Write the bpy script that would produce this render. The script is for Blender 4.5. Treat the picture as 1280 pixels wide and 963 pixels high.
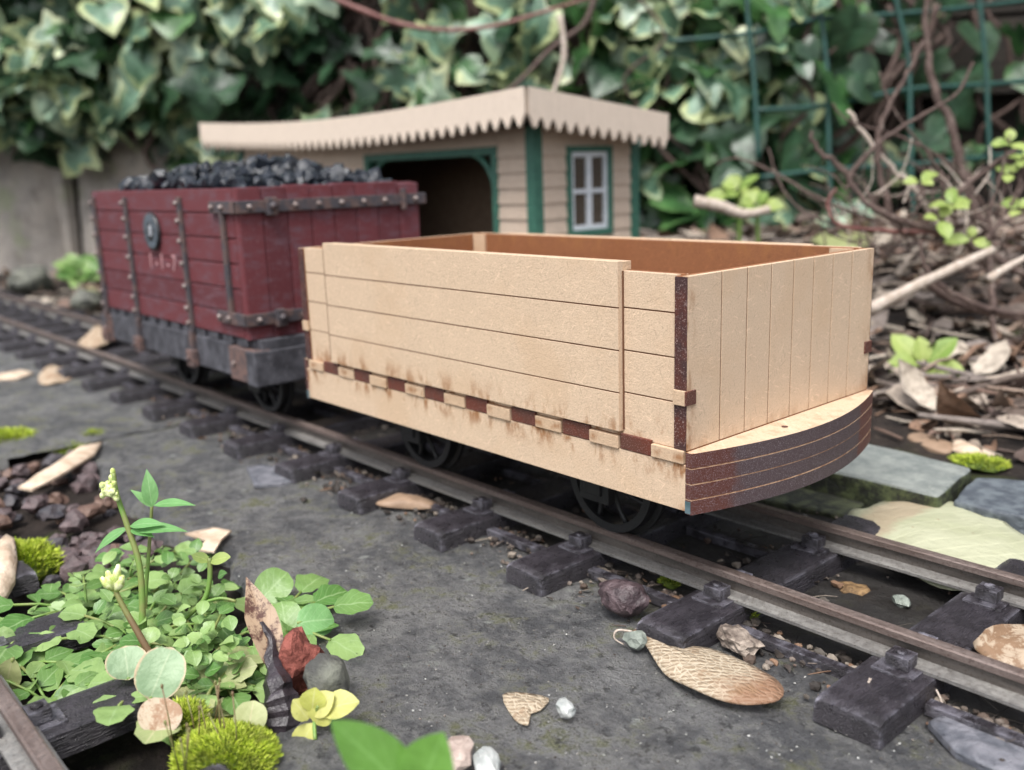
import bpy, bmesh, math, random
from mathutils import Vector, Matrix, noise
# ---------------------------------------------------------------- camera, sky, sun, exposure
for o in list(bpy.data.objects): bpy.data.objects.remove(o, do_unlink=True)
scene = bpy.context.scene
col = scene.collection
scene.unit_settings.scale_length = 0.01          # one unit is one centimetre (a garden railway)
CAM = Vector((11.8503, -15.212, 7.2094)); YAW, PIT, ROL, FPX = 0.8514, -0.2228, -0.0335, 1164.97
def cam_axes():
    ca, sa = math.cos(YAW), math.sin(YAW)
    f = Vector((-sa*math.cos(PIT), ca*math.cos(PIT), math.sin(PIT)))
    r = Vector((ca, sa, 0)); u = r.cross(f)
    return r*math.cos(ROL)+u*math.sin(ROL), -r*math.sin(ROL)+u*math.cos(ROL), f
AR, AU, AF = cam_axes()
cd = bpy.data.cameras.new('camera'); cam = bpy.data.objects.new('camera', cd); col.objects.link(cam)
cam.matrix_world = Matrix(((AR.x, AU.x, -AF.x, CAM.x), (AR.y, AU.y, -AF.y, CAM.y), (AR.z, AU.z, -AF.z, CAM.z), (0, 0, 0, 1)))
cd.sensor_width = 36; cd.lens = 36*FPX/1280; cd.clip_start = 0.1; cd.clip_end = 20000
cd.dof.use_dof = True; cd.dof.focus_distance = 20.5; cd.dof.aperture_fstop = 0.155
scene.camera = cam
SUN_EL, SUN_AZ = math.radians(62), math.radians(152)      # azimuth measured from +Y towards +X
w = bpy.data.worlds.new('World'); scene.world = w; w.use_nodes = True
nt = w.node_tree; bg = nt.nodes['Background']
sk = nt.nodes.new('ShaderNodeTexSky'); sk.sky_type = 'NISHITA'; sk.sun_disc = False
sk.sun_elevation = SUN_EL; sk.sun_rotation = SUN_AZ; sk.dust_density = 4; sk.air_density = 1.0
hs = nt.nodes.new('ShaderNodeHueSaturation'); hs.inputs['Saturation'].default_value = 0.42
nt.links.new(sk.outputs[0], hs.inputs['Color']); nt.links.new(hs.outputs[0], bg.inputs[0]); bg.inputs[1].default_value = 0.118
sl = bpy.data.lights.new('sun', 'SUN'); sl.energy = 1.6; sl.angle = math.radians(25); sl.color = (1, .985, .96)
so = bpy.data.objects.new('sun', sl); col.objects.link(so)
sd = Vector((math.sin(SUN_AZ)*math.cos(SUN_EL), math.cos(SUN_AZ)*math.cos(SUN_EL), math.sin(SUN_EL)))
so.rotation_euler = sd.to_track_quat('Z', 'Y').to_euler(); so.location = sd*200
vs = scene.view_settings; vs.view_transform = 'Standard'; vs.look = 'None'; vs.gamma = 1; vs.exposure = 1.12; vs.use_curve_mapping = False

# ---------------------------------------------------------------- helpers
R = random.Random(11)
def at(px, py, D): return CAM + D*(AF + AR*((px-640)/FPX) - AU*((py-481.5)/FPX))
def on(px, py, z=-3.05):
    d = AF + AR*((px-640)/FPX) - AU*((py-481.5)/FPX)
    return CAM + d*((z-CAM.z)/d.z)
def fbm(x, y, z=0, o=4): return noise.fractal(Vector((x, y, z)), 1.0, 2.0, o)
def tag(o, label=None, cat=None, group=None, kind=None):
    if label: o['label'] = label
    if cat: o['category'] = cat
    if group: o['group'] = group
    if kind: o['kind'] = kind
    return o
def empty(name, loc, label=None, cat=None, group=None):
    o = bpy.data.objects.new(name, None); o.empty_display_size = .5; col.objects.link(o); o.location = loc
    return tag(o, label, cat, group)
def wloc(p):
    v = Vector((0, 0, 0))
    while p is not None: v = v + p.location; p = p.parent
    return v
def obj(name, bm, mats, parent=None, origin=None, smooth=False, bevel=0):
    """bmesh given in world coordinates; origin moves the object's own origin there"""
    if not isinstance(mats, (list, tuple)): mats = [mats]
    base = wloc(parent)
    org = Vector(origin) if origin is not None else base
    bmesh.ops.translate(bm, vec=-org, verts=bm.verts[:])
    me = bpy.data.meshes.new(name); bm.normal_update(); bm.to_mesh(me); bm.free()
    for m in mats: me.materials.append(m)
    if smooth:
        for p in me.polygons: p.use_smooth = True
        me.set_sharp_from_angle(angle=math.radians(42))
    o = bpy.data.objects.new(name, me); col.objects.link(o); o.location = org-base; o.parent = parent
    if bevel:
        b = o.modifiers.new('bevel', 'BEVEL'); b.width = bevel; b.segments = 2; b.limit_method = 'ANGLE'; b.angle_limit = math.radians(40)
    return o
def copy_tree(o, parent=None):
    c = o.copy(); col.objects.link(c); c.parent = parent
    for ch in list(o.children): copy_tree(ch, c)
    return c
def B(): return bmesh.new()
def box(bm, x0, x1, y0, y1, z0, z1, mi=0, bev=0):
    vs = [bm.verts.new((x, y, z)) for x in (x0, x1) for y in (y0, y1) for z in (z0, z1)]
    F = [bm.faces.new([vs[i] for i in q]) for q in ((0,1,3,2), (4,6,7,5), (0,4,5,1), (2,3,7,6), (0,2,6,4), (1,5,7,3))]
    for f in F: f.material_index = mi
    if bev:
        es = list({e for f in F for e in f.edges})
        r = bmesh.ops.bevel(bm, geom=es, offset=bev, segments=2, profile=.6, affect='EDGES')
        for f in r['faces']: f.material_index = mi
    return vs
def prism(bm, pts, ax, t0, t1, mi=0):
    """polygon (2-D) extruded along axis ax from t0 to t1"""
    def P(a, b, t): return {0: (t, a, b), 1: (a, t, b), 2: (a, b, t)}[ax]
    A = [bm.verts.new(P(a, b, t0)) for a, b in pts]; C = [bm.verts.new(P(a, b, t1)) for a, b in pts]
    fs = [bm.faces.new(A), bm.faces.new(C[::-1])]
    n = len(pts)
    for i in range(n): fs.append(bm.faces.new((A[i], C[i], C[(i+1) % n], A[(i+1) % n])))
    for f in fs: f.material_index = mi
    bmesh.ops.recalc_face_normals(bm, faces=fs)
    return fs
def tube(bm, pts, rad, n=7, mi=0, jit=0):
    pts = [Vector(p) for p in pts]
    if not isinstance(rad, (list, tuple)): rad = [rad]*len(pts)
    rings = []; prev = None
    for i, p in enumerate(pts):
        t = (pts[min(i+1, len(pts)-1)]-pts[max(i-1, 0)]).normalized()
        a = prev - t*prev.dot(t) if prev else t.orthogonal()
        if a.length < 1e-6: a = t.orthogonal()
        a.normalize(); b = t.cross(a); prev = a
        rr = rad[i]*(1+(R.random()-.5)*jit)
        rings.append([bm.verts.new(p+(a*math.cos(2*math.pi*k/n)+b*math.sin(2*math.pi*k/n))*rr) for k in range(n)])
    fs = []
    for i in range(len(rings)-1):
        for k in range(n): fs.append(bm.faces.new((rings[i][k], rings[i][(k+1) % n], rings[i+1][(k+1) % n], rings[i+1][k])))
    fs.append(bm.faces.new(rings[0][::-1])); fs.append(bm.faces.new(rings[-1]))
    for f in fs: f.material_index = mi; f.smooth = True
def smoothline(pts, k=5):
    pts = [Vector(p) for p in pts]; out = []
    for i in range(len(pts)-1):
        p0, p1, p2, p3 = pts[max(i-1, 0)], pts[i], pts[i+1], pts[min(i+2, len(pts)-1)]
        for j in range(k):
            t = j/k
            out.append(.5*((2*p1)+(p2-p0)*t+(2*p0-5*p1+4*p2-p3)*t*t+(3*p1-p0-3*p2+p3)*t**3))
    out.append(pts[-1]); return out
def cyl(bm, c, ax, r, h, n=16, mi=0, r2=None):
    c = Vector(c); d = [Vector((1,0,0)), Vector((0,1,0)), Vector((0,0,1))][ax]*h
    tube(bm, [c, c+d], [r, r if r2 is None else r2], n, mi)
def ball(bm, c, r, sc=(1, 1, 1), sub=2, rough=0, seed=0, mi=0, rot=None):
    res = bmesh.ops.create_icosphere(bm, subdivisions=sub, radius=1)
    for v in res['verts']:
        p = v.co.copy()
        k = 1+rough*fbm(p.x*1.3+seed, p.y*1.3, p.z*1.3+seed*2, 3) if rough else 1
        p = Vector((p.x*sc[0], p.y*sc[1], p.z*sc[2]))*r*k
        if rot: p = rot @ p
        v.co = p+Vector(c)
    for f in {f for v in res['verts'] for f in v.link_faces}: f.material_index = mi
def uvl(bm): return bm.loops.layers.uv.verify()
def leaf(bm, P, d, n, L, W, prof, bend=0.0, fold=0.0, mi=0, seg=7, wav=0):
    """a blade: prof(t) half width 0..1; uv.x across, uv.y along"""
    uv = uvl(bm); d = Vector(d).normalized(); n = Vector(n); n = (n-d*n.dot(d)).normalized(); s = d.cross(n)
    rows = []; p = Vector(P); ang = 0; sd_ = R.random()*50
    for i in range(seg+1):
        t = i/seg; hw = prof(t)*W/2; dd = d*math.cos(ang)-n*math.sin(ang); nn = n*math.cos(ang)+d*math.sin(ang)
        row = []
        for a in (-1, -.55, 0, .55, 1):
            q = p+s*(a*hw)+nn*(fold*abs(a)*hw + wav*W*noise.noise(Vector((t*4+sd_, a*2, 1))))
            row.append((bm.verts.new(q), (a+1)/2, t))
        rows.append(row); p = p+dd*(L/seg); ang += bend/seg
    for i in range(seg):
        for k in range(4):
            q = (rows[i][k], rows[i][k+1], rows[i+1][k+1], rows[i+1][k])
            try: f = bm.faces.new([x[0] for x in q])
            except ValueError: continue
            f.material_index = mi; f.smooth = True
            for l, x in zip(f.loops, q): l[uv].uv = (x[1], x[2])
def oval(t): return max(.02, abs(math.sin(math.pi*min(1, t*.97+.02)))**.75)
def roundish(t): return max(.02, (1-(2*t-1)**2)**.5) if 0 < t < 1 else .05
def lobed(t): return max(.02, (1-(2*t-1)**2)**.5*(.91+.09*math.cos(t*13))) if 0 < t < 1 else .05
def lance(t): return max(.02, abs(math.sin(math.pi*t**.75))**1.1)
IVY = [(0, .06), (.16, -.2), (.42, -.32), (.5, -.1), (.8, -.02), (.95, .12), (.66, .28), (.38, .42), (.4, .62), (.28, .84), (0, 1.12)]
IVY = IVY + [(-x, y) for x, y in IVY[-2:0:-1]]
IVY2 = [(0, .0), (.2, -.15), (.45, -.14), (.62, .06), (.68, .28), (.6, .5), (.4, .74), (.2, .94), (0, 1.08)]
IVY2 = IVY2 + [(-x, y) for x, y in IVY2[-2:0:-1]]
def ivyleaf(bm, P, d, n, S, mi=0, shape=IVY, cup=.15):
    uv = uvl(bm); d = Vector(d).normalized(); n = Vector(n); n = (n-d*n.dot(d)).normalized(); s = d.cross(n)
    ph = R.random()*20; droop = R.uniform(.05, .45)
    asp = R.uniform(.68, 1.1); sk_ = R.uniform(-.25, .25)
    def pt(x, y, r):
        x = x*asp+sk_*y*abs(y)
        h = cup*abs(x)-droop*y*y+.09*noise.noise(Vector((x*3+ph, y*3, ph)))
        return P+(s*x+d*y+n*h)*S
    rings = []
    for r in (0.5, .8, 1.0): rings.append([(bm.verts.new(pt(x*r, .3+(y-.3)*r, r)), r) for x, y in shape])
    c = (bm.verts.new(pt(0, .3, 0)), 0); k = len(shape)
    def face(q):
        f = bm.faces.new([x[0] for x in q]); f.material_index = mi; f.smooth = True
        for l, x in zip(f.loops, q): l[uv].uv = (x[1], ph % 1)
    for i in range(k):
        j = (i+1) % k
        face((c, rings[0][i], rings[0][j]))
        for a in (0, 1): face((rings[a][i], rings[a+1][i], rings[a+1][j], rings[a][j]))

# ---------------------------------------------------------------- materials
class NT:
    def __init__(s, name, rough=.6, spec=.5):
        s.m = bpy.data.materials.new(name); s.m.use_nodes = True; s.t = s.m.node_tree; s.b = s.t.nodes['Principled BSDF']
        s.b.inputs['Roughness'].default_value = rough; s.b.inputs['Specular IOR Level'].default_value = spec
        s.tc = s.t.nodes.new('ShaderNodeTexCoord'); s.co = s.tc.outputs['Object']
    def n(s, t, **k):
        x = s.t.nodes.new(t)
        for a, b in k.items(): setattr(x, a, b)
        return x
    def l(s, a, b): s.t.links.new(a, b)
    def map(s, sc=(1, 1, 1), rot=(0, 0, 0), src=None):
        m = s.n('ShaderNodeMapping'); m.inputs['Scale'].default_value = sc; m.inputs['Rotation'].default_value = rot
        s.l(src or s.co, m.inputs[0]); return m.outputs[0]
    def noise(s, scale, detail=4, rough=.55, src=None, dist=0):
        x = s.n('ShaderNodeTexNoise'); x.inputs['Scale'].default_value = scale; x.inputs['Detail'].default_value = detail
        x.inputs['Roughness'].default_value = rough; x.inputs['Distortion'].default_value = dist; s.l(src or s.co, x.inputs['Vector']); return x.outputs['Fac']
    def vor(s, scale, src=None, out='Distance', feat='F1'):
        x = s.n('ShaderNodeTexVoronoi'); x.feature = feat; x.inputs['Scale'].default_value = scale; s.l(src or s.co, x.inputs['Vector']); return x.outputs[out]
    def ramp(s, v, lo, hi, a=0., b=1.):
        x = s.n('ShaderNodeMapRange'); x.interpolation_type = 'SMOOTHSTEP'
        for i, q in zip((1, 2, 3, 4), (lo, hi, a, b)): x.inputs[i].default_value = q
        s.l(v, x.inputs[0]); return x.outputs[0]
    def mix(s, f, a, b, mode='MIX'):
        x = s.n('ShaderNodeMix', data_type='RGBA', blend_type=mode)
        for inp, q in ((x.inputs[0], f), (x.inputs[6], a), (x.inputs[7], b)):
            if hasattr(q, 'type') and hasattr(q, 'links'): s.l(q, inp)
            elif isinstance(q, (int, float)): inp.default_value = q
            else: inp.default_value = (*q, 1)
        return x.outputs[2]
    def math(s, op, a, b=0.):
        x = s.n('ShaderNodeMath', operation=op)
        for inp, q in ((x.inputs[0], a), (x.inputs[1], b)):
            if hasattr(q, 'links'): s.l(q, inp)
            else: inp.default_value = q
        return x.outputs[0]
    def xyz(s, src=None):
        x = s.n('ShaderNodeSeparateXYZ'); s.l(src or s.co, x.inputs[0]); return x.outputs
    def isl(s): return s.n('ShaderNodeNewGeometry').outputs['Random Per Island']
    def bump(s, h, dist=.02, strength=1.):
        x = s.n('ShaderNodeBump'); x.inputs['Distance'].default_value = dist; x.inputs['Strength'].default_value = strength
        s.l(h, x.inputs['Height']); s.l(x.outputs[0], s.b.inputs['Normal'])
    def col(s, c):
        if hasattr(c, 'links'): s.l(c, s.b.inputs['Base Color'])
        else: s.b.inputs['Base Color'].default_value = (*c, 1)
    def rgh(s, v): s.l(v, s.b.inputs['Roughness'])

def m_mdf(name, base, fib=1., burn=(), rough=.75, dark=(.16, .07, .03)):
    """pale fibre board; burn = list of (axis, centre, half width, strength) of scorch marks left by the cutter"""
    M = NT(name, rough, .25)
    c = M.mix(M.noise(1.2, 3), [b*.93 for b in base], [min(1, b*1.06) for b in base])
    c = M.mix(M.ramp(M.noise(24, 3, .7), .45, .7), c, [b*.80 for b in base])
    X0 = M.xyz(); cb = M.n('ShaderNodeCombineXYZ'); M.l(M.math('ADD', X0[0], X0[1]), cb.inputs[0]); M.l(X0[2], cb.inputs[1])
    for i, rt in enumerate((.35, 1.25, 2.2, -.5, 2.9)):
        mp = M.n('ShaderNodeMapping'); mp.vector_type = 'POINT'; mp.inputs['Rotation'].default_value = (0, 0, rt); mp.inputs['Location'].default_value = (i*3.7, i*1.9, 0); M.l(cb.outputs[0], mp.inputs[0])
        m2 = M.map((1.7, 13, 1), (0, 0, 0), mp.outputs[0])
        k = M.ramp(M.vor(1, m2), .10, .30, 1, 0); k = M.math('MULTIPLY', k, M.ramp(M.noise(2.1+i, 2), .50, .58))
        c = M.mix(M.math('MULTIPLY', k, .5*fib), c, [min(1, b*1.32) for b in base] if i % 2 == 0 else [b*.62 for b in base])
    c = M.mix(M.math('MULTIPLY', M.ramp(M.noise(.45, 4, .6), .48, .7), .35), c, [b*q for b, q in zip(base, (.86, .78, .68))])
    c = M.mix(M.math('MULTIPLY', M.ramp(M.noise(55, 2), .68, .74), .6), c, [b*.35 for b in base])
    X = M.xyz()
    for ax, ce, hw, st in burn:
        dd = M.math('ABSOLUTE', M.math('SUBTRACT', X[ax], ce))
        k = M.ramp(dd, 0, hw, 1, 0)
        k = M.math('MULTIPLY', k, M.math('MULTIPLY', M.ramp(M.noise(1.25, 5, .65, M.map((1.7, 1.7, .8))), .47, .64), st))
        c = M.mix(k, c, (.27, .12, .045))
    M.col(c); M.bump(M.noise(22, 4, .7), .03, .5)
    return M.m
MDF = (.60, .45, .318)
MT = {}
MT['mdf'] = m_mdf('pale fibreboard', MDF, 1, ((2, 3.3, .8, .85),))          # z relative to the rail top
MT['mdf_plain'] = m_mdf('plain fibreboard', MDF, 1)
MT['mdf_sole'] = m_mdf('sole fibreboard', MDF, 1, ((2, 3.0, .65, 1.), (0, 8.0, .35, .8), (0, -8.0, .35, .8)))
MT['mdf_end'] = m_mdf('end fibreboard', MDF, 1, ((1, -3.84, .45, .9), (1, 3.84, .5, .7), (2, 3.3, .35, .3)))
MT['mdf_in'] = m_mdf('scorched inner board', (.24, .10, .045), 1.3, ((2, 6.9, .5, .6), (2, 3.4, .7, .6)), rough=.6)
MT['mdf_tab'] = m_mdf('tab board', (.54, .39, .265), .7, ((2, 3.15, .16, .8),))
def m_char(name, a, b):
    M = NT(name, .45, .5)
    c = M.mix(M.ramp(M.noise(2.2, 3), .35, .65), a, b)
    c = M.mix(M.ramp(M.noise(34, 2, .6), .56, .72), c, (.30, .22, .20)); M.col(c); M.bump(M.noise(30, 3), .02, .6); M.b.inputs['Roughness'].default_value = .5
    return M.m
MT['char'] = m_char('laser charred edge', (.085, .022, .014), (.045, .018, .018))
MT['char_red'] = m_char('red brown edge', (.12, .028, .015), (.09, .03, .02))
def m_beam():
    M = NT('layered charred beam edge', .5, .5); X = M.xyz()
    k = M.ramp(M.math('ADD', X[1], M.math('MULTIPLY', M.noise(1.2, 3, .6), 1.0)), 2.85, 2.95)
    k0 = M.ramp(M.math('ADD', X[1], M.math('MULTIPLY', M.noise(2.2, 5, .7), .9)), -2.55, -2.1)
    a = M.mix(k0, (.085, .024, .016), (.066, .042, .044))
    c = M.mix(k, a, (.10, .025, .014))
    c = M.mix(M.math('MULTIPLY', M.ramp(M.noise(42, 2, .7), .5, .72), .5), c, (.36, .33, .36)); M.col(c); M.bump(M.noise(40, 3), .02, .7)
    return M.m
MT['beam'] = m_beam()
MT['line'] = NT('scorched groove', .8).m; MT['line'].node_tree.nodes['Principled BSDF'].inputs['Base Color'].default_value = (.13, .055, .025, 1)
def m_simple(name, a, b=None, sc=4, rough=.6, bump=0, bs=20, spec=.5, det=4):
    M = NT(name, rough, spec); b = b or tuple(min(1, x*1.3) for x in a)
    M.col(M.mix(M.ramp(M.noise(sc, det), .35, .65), a, b))
    if bump: M.bump(M.noise(bs, 4, .6), bump, 1)
    return M.m
def m_red():
    M = NT('weathered crimson planks', .6, .4)
    isl = M.isl()
    c = M.mix(isl, (.10, .021, .026), (.15, .034, .040))
    c = M.mix(M.ramp(M.noise(1.4, 5, .7, M.map((1, 1, 2.5))), .45, .72), c, (.13, .065, .08))
    c = M.mix(M.math('MULTIPLY', M.ramp(M.noise(7, 4, .7), .55, .8), .6), c, (.25, .13, .14))
    X = M.xyz()
    M.col(c); M.bump(M.noise(9, 4, .7, M.map((1, 1, 3))), .03, .6); return M.m
MT['red'] = m_red()
def m_iron():
    M = NT('weathered iron strapping', .6, .5)
    c = M.mix(M.ramp(M.noise(2.5, 4), .4, .65), (.05, .045, .052), (.11, .07, .062))
    c = M.mix(M.math('MULTIPLY', M.ramp(M.noise(11, 4, .7), .56, .75), .6), c, (.26, .22, .22)); M.col(c); M.bump(M.noise(14, 3), .02, .5); return M.m
MT['iron'] = m_iron()
def m_frame():
    M = NT('grey weathered underframe', .6, .45)
    c = M.mix(M.ramp(M.noise(1.8, 5, .65), .35, .7), (.035, .035, .042), (.095, .095, .11))
    c = M.mix(M.math('MULTIPLY', M.ramp(M.noise(6, 4, .7), .6, .75), .7), c, (.3, .3, .33)); M.col(c); M.bump(M.noise(12, 4), .02, .5); return M.m
MT['frame'] = m_frame()
MT['rust'] = m_simple('rusty plate', (.075, .055, .055), (.16, .095, .08), 5, .7, .02)
MT['bolt'] = m_simple('worn bolt', (.14, .10, .09), (.30, .25, .235), 8, .5)
MT['coal'] = m_simple('coal', (.005, .007, .011), (.011, .016, .026), 6, .24, .05, 7, .6)
MT['black'] = m_simple('matt black plastic', (.006, .006, .007), (.011, .011, .012), 6, .5, .01, 30)
MT['axle'] = m_simple('steel axle', (.25, .22, .18), (.35, .32, .28), 6, .35)
MT['enamel'] = m_simple('dark emblem', (.02, .022, .025), (.05, .055, .06), 9, .35)
MT['enamel_rim'] = m_simple('worn grey emblem ring', (.05, .065, .08), (.13, .16, .19), 9, .35)
MT['lettering'] = m_simple('faded pale pink lettering', (.42, .22, .23), (.5, .3, .3), 6, .6)
MT['emblem_white'] = m_simple('pale emblem letter', (.45, .48, .52), (.55, .58, .62), 6, .5)
def m_railhead(name, a, b, c2):
    M = NT(name, .38, .6); M.b.inputs['Metallic'].default_value = .55
    c = M.mix(M.ramp(M.noise(1.2, 5, .7, M.map((.5, 4, 4))), .35, .7), a, b)
    c = M.mix(M.math('MULTIPLY', M.ramp(M.noise(16, 4, .7), .5, .7), .7), c, c2); M.col(c)
    M.rgh(M.ramp(M.noise(9, 4), .3, .7, .32, .7)); M.bump(M.noise(30, 3, .7, M.map((.3, 3, 3))), .01, .7); return M.m
MT['railhead'] = m_railhead('browned rail head', (.16, .12, .105), (.25, .20, .18), (.09, .055, .045))
MT['railfoot'] = m_railhead('dull nickel rail foot', (.22, .21, .20), (.33, .32, .30), (.10, .08, .07))
MT['railweb'] = m_railhead('dark rail web', (.09, .08, .072), (.17, .15, .135), (.06, .04, .03))  # web faces a darker brown than head and foot
def m_sleeper():
    M = NT('dark grained plastic sleeper', .4, .55)
    g = M.noise(5, 4, .6, M.map((6, .6, 6)))
    c = M.mix(M.ramp(M.noise(1.5, 4), .35, .7), (.021, .018, .022), (.046, .040, .048))
    c = M.mix(M.math('MULTIPLY', M.ramp(g, .52, .62), .6), c, (.012, .01, .012))
    sp = M.ramp(M.vor(7), .0, .10, 1, 0)
    c = M.mix(M.math('MULTIPLY', sp, M.ramp(M.noise(2, 2), .5, .65)), c, (.38, .38, .38))
    c = M.mix(M.math('MULTIPLY', M.ramp(M.noise(13, 3, .7), .62, .72), .35), c, (.25, .24, .26))
    pt = M.n('ShaderNodeNewGeometry').outputs['Pointiness']
    c = M.mix(M.math('MULTIPLY', M.ramp(pt, .53, .62), M.ramp(M.noise(2.2, 3), .42, .6)), c, (.30, .29, .34))
    M.col(c); c = c; M.bump(M.math('ADD', g, M.math('MULTIPLY', M.noise(20, 3), .3)), .07, 1.); M.rgh(M.ramp(M.noise(6, 3), .3, .7, .24, .5)); return M.m
MT['sleeper'] = m_sleeper()
def m_slab():
    M = NT('damp mottled concrete', .6, .5); M.co = M.n('ShaderNodeNewGeometry').outputs['Position']
    c = M.mix(M.ramp(M.noise(.5, 9, .76), .42, .58), (.15, .152, .16), (.36, .355, .35))
    c = M.mix(M.math('MULTIPLY', M.ramp(M.noise(2.4, 5, .7), .48, .68), .8), c, (.34, .335, .32))
    c = M.mix(M.math('MULTIPLY', M.ramp(M.noise(1.0, 6, .78), .50, .66), M.ramp(M.noise(.33, 3), .38, .52, 0, .85)), c, (.23, .24, .085))
    c = M.mix(M.math('MULTIPLY', M.ramp(M.noise(16, 3, .8), .5, .62), .5), c, (.06, .058, .058))
    c = M.mix(M.math('MULTIPLY', M.ramp(M.noise(21, 2, .8), .58, .70), .55), c, (.30, .29, .27))
    sp = M.math('MULTIPLY', M.ramp(M.vor(5.5), .0, .16, 1, 0), M.ramp(M.noise(1.6, 2), .48, .58))
    c = M.mix(sp, c, (.55, .55, .52))
    sp = M.math('MULTIPLY', M.ramp(M.vor(1.3, dummy_src(M)), .08, .24, 1, 0), M.ramp(M.noise(.9, 2), .50, .56))
    c = M.mix(M.math('MULTIPLY', sp, M.ramp(M.noise(6, 4, .7), .35, .6, 0, .8)), c, (.50, .52, .48))
    c = M.mix(M.math('MULTIPLY', M.ramp(M.noise(3.2, 7, .78), .55, .64), .8), c, (.045, .044, .045))
    X = M.xyz(M.co)
    dirt = M.ramp(M.math('ADD', X[1], M.math('MULTIPLY', M.noise(.9, 4, .7), 2.0)), 1.2, 2.4)
    c = M.mix(M.math('MULTIPLY', dirt, .85), c, (.035, .028, .023))
    M.col(c); h = M.math('ADD', M.math('MULTIPLY', M.noise(1.6, 8, .72), 1.0), M.math('MULTIPLY', M.noise(8, 6, .8), .5))
    M.bump(h, .8, 1.0); M.rgh(M.ramp(M.noise(1.2, 4), .3, .7, .38, .75)); return M.m
def dummy_src(M): 
    a = M.map((1, 1, 1), (0, 0, .5), M.co); n_ = M.n('ShaderNodeTexNoise'); n_.inputs['Scale'].default_value = 3
    M.l(M.co, n_.inputs['Vector']); v = M.n('ShaderNodeVectorMath', operation='MULTIPLY_ADD'); M.l(n_.outputs['Color'], v.inputs[0]); v.inputs[1].default_value = (.4, .4, .4); M.l(a, v.inputs[2]); return v.outputs[0]
MT['slab'] = m_slab()
def m_soil():
    M = NT('dark soil', .85, .3); M.co = M.n('ShaderNodeNewGeometry').outputs['Position']
    c = M.mix(M.ramp(M.noise(.5, 6, .7), .35, .7), (.012, .009, .008), (.055, .04, .032))
    c = M.mix(M.math('MULTIPLY', M.ramp(M.noise(3, 5, .75), .55, .75), .7), c, (.14, .11, .085))
    c = M.mix(M.math('MULTIPLY', M.ramp(M.noise(.23, 4), .58, .68), .6), c, (.07, .09, .02))
    M.col(c); M.bump(M.noise(1.6, 8, .75), .5, 1); return M.m
MT['soil'] = m_soil()
MT['stone'] = m_simple('grey stone', (.06, .06, .055), (.17, .175, .14), 1.6, .75, .08, 5)
def m_block():
    M = NT('pale grey paver with mossy sides', .7, .4)
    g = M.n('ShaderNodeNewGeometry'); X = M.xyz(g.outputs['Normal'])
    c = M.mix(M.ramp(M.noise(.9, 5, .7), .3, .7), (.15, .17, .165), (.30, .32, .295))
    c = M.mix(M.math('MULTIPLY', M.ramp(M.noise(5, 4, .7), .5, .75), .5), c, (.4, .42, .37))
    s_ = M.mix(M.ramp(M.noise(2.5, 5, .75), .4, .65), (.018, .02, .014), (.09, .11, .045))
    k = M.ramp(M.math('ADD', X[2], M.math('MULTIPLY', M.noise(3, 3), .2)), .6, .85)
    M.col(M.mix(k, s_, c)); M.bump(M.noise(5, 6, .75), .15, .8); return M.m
MT['block'] = m_block()
MT['moss_stone'] = m_simple('dark mossy stone', (.02, .022, .015), (.07, .08, .04), 2.5, .8, .12, 5)
MT['slate'] = m_simple('blue grey slate', (.075, .08, .095), (.17, .17, .19), 2.2, .55, .08, 4)
MT['slate_dark'] = m_simple('dark blue grey paver', (.055, .065, .08), (.12, .14, .155), 2.5, .6, .06, 6)
def m_leafmat(name, a, b, rough=.4, vein=(.3, .4, .2), trans=.25, isl=True, spots=None, vk=.55):
    M = NT(name, rough, .5)
    c = M.mix(M.isl() if isl else M.noise(1, 2), a, b)
    c = M.mix(M.math('MULTIPLY', M.ramp(M.noise(1.8, 4), .4, .7), .35), c, [x*.6 for x in a])
    U = M.xyz(M.tc.outputs['UV']); mid = M.ramp(M.math('ABSOLUTE', M.math('SUBTRACT', U[0], .5)), .0, .05, vk, 0)
    c = M.mix(mid, c, vein)
    if vk:
        q = M.math('FRACT', M.math('SUBTRACT', M.math('MULTIPLY', U[1], 5.), M.math('MULTIPLY', M.math('ABSOLUTE', M.math('SUBTRACT', U[0], .5)), 4.)))
        c = M.mix(M.ramp(M.math('ABSOLUTE', M.math('SUBTRACT', q, .5)), .0, .09, .3, 0), c, vein)
        c = M.mix(M.ramp(M.noise(9, 3, .7), .6, .72, 0, .35), c, [x*.5 for x in a])
    if spots: c = M.mix(M.ramp(M.noise(2.6, 6, .75), .47, .58), c, spots)
    M.col(c); M.bump(M.noise(5, 4), .04, .6)
    tr = M.n('ShaderNodeBsdfTranslucent'); M.l(c, tr.inputs[0]); mx = M.n('ShaderNodeMixShader'); mx.inputs[0].default_value = trans
    out = M.t.nodes['Material Output']; M.l(M.b.outputs[0], mx.inputs[1]); M.l(tr.outputs[0], mx.inputs[2]); M.l(mx.outputs[0], out.inputs[0])
    return M.m
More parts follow.
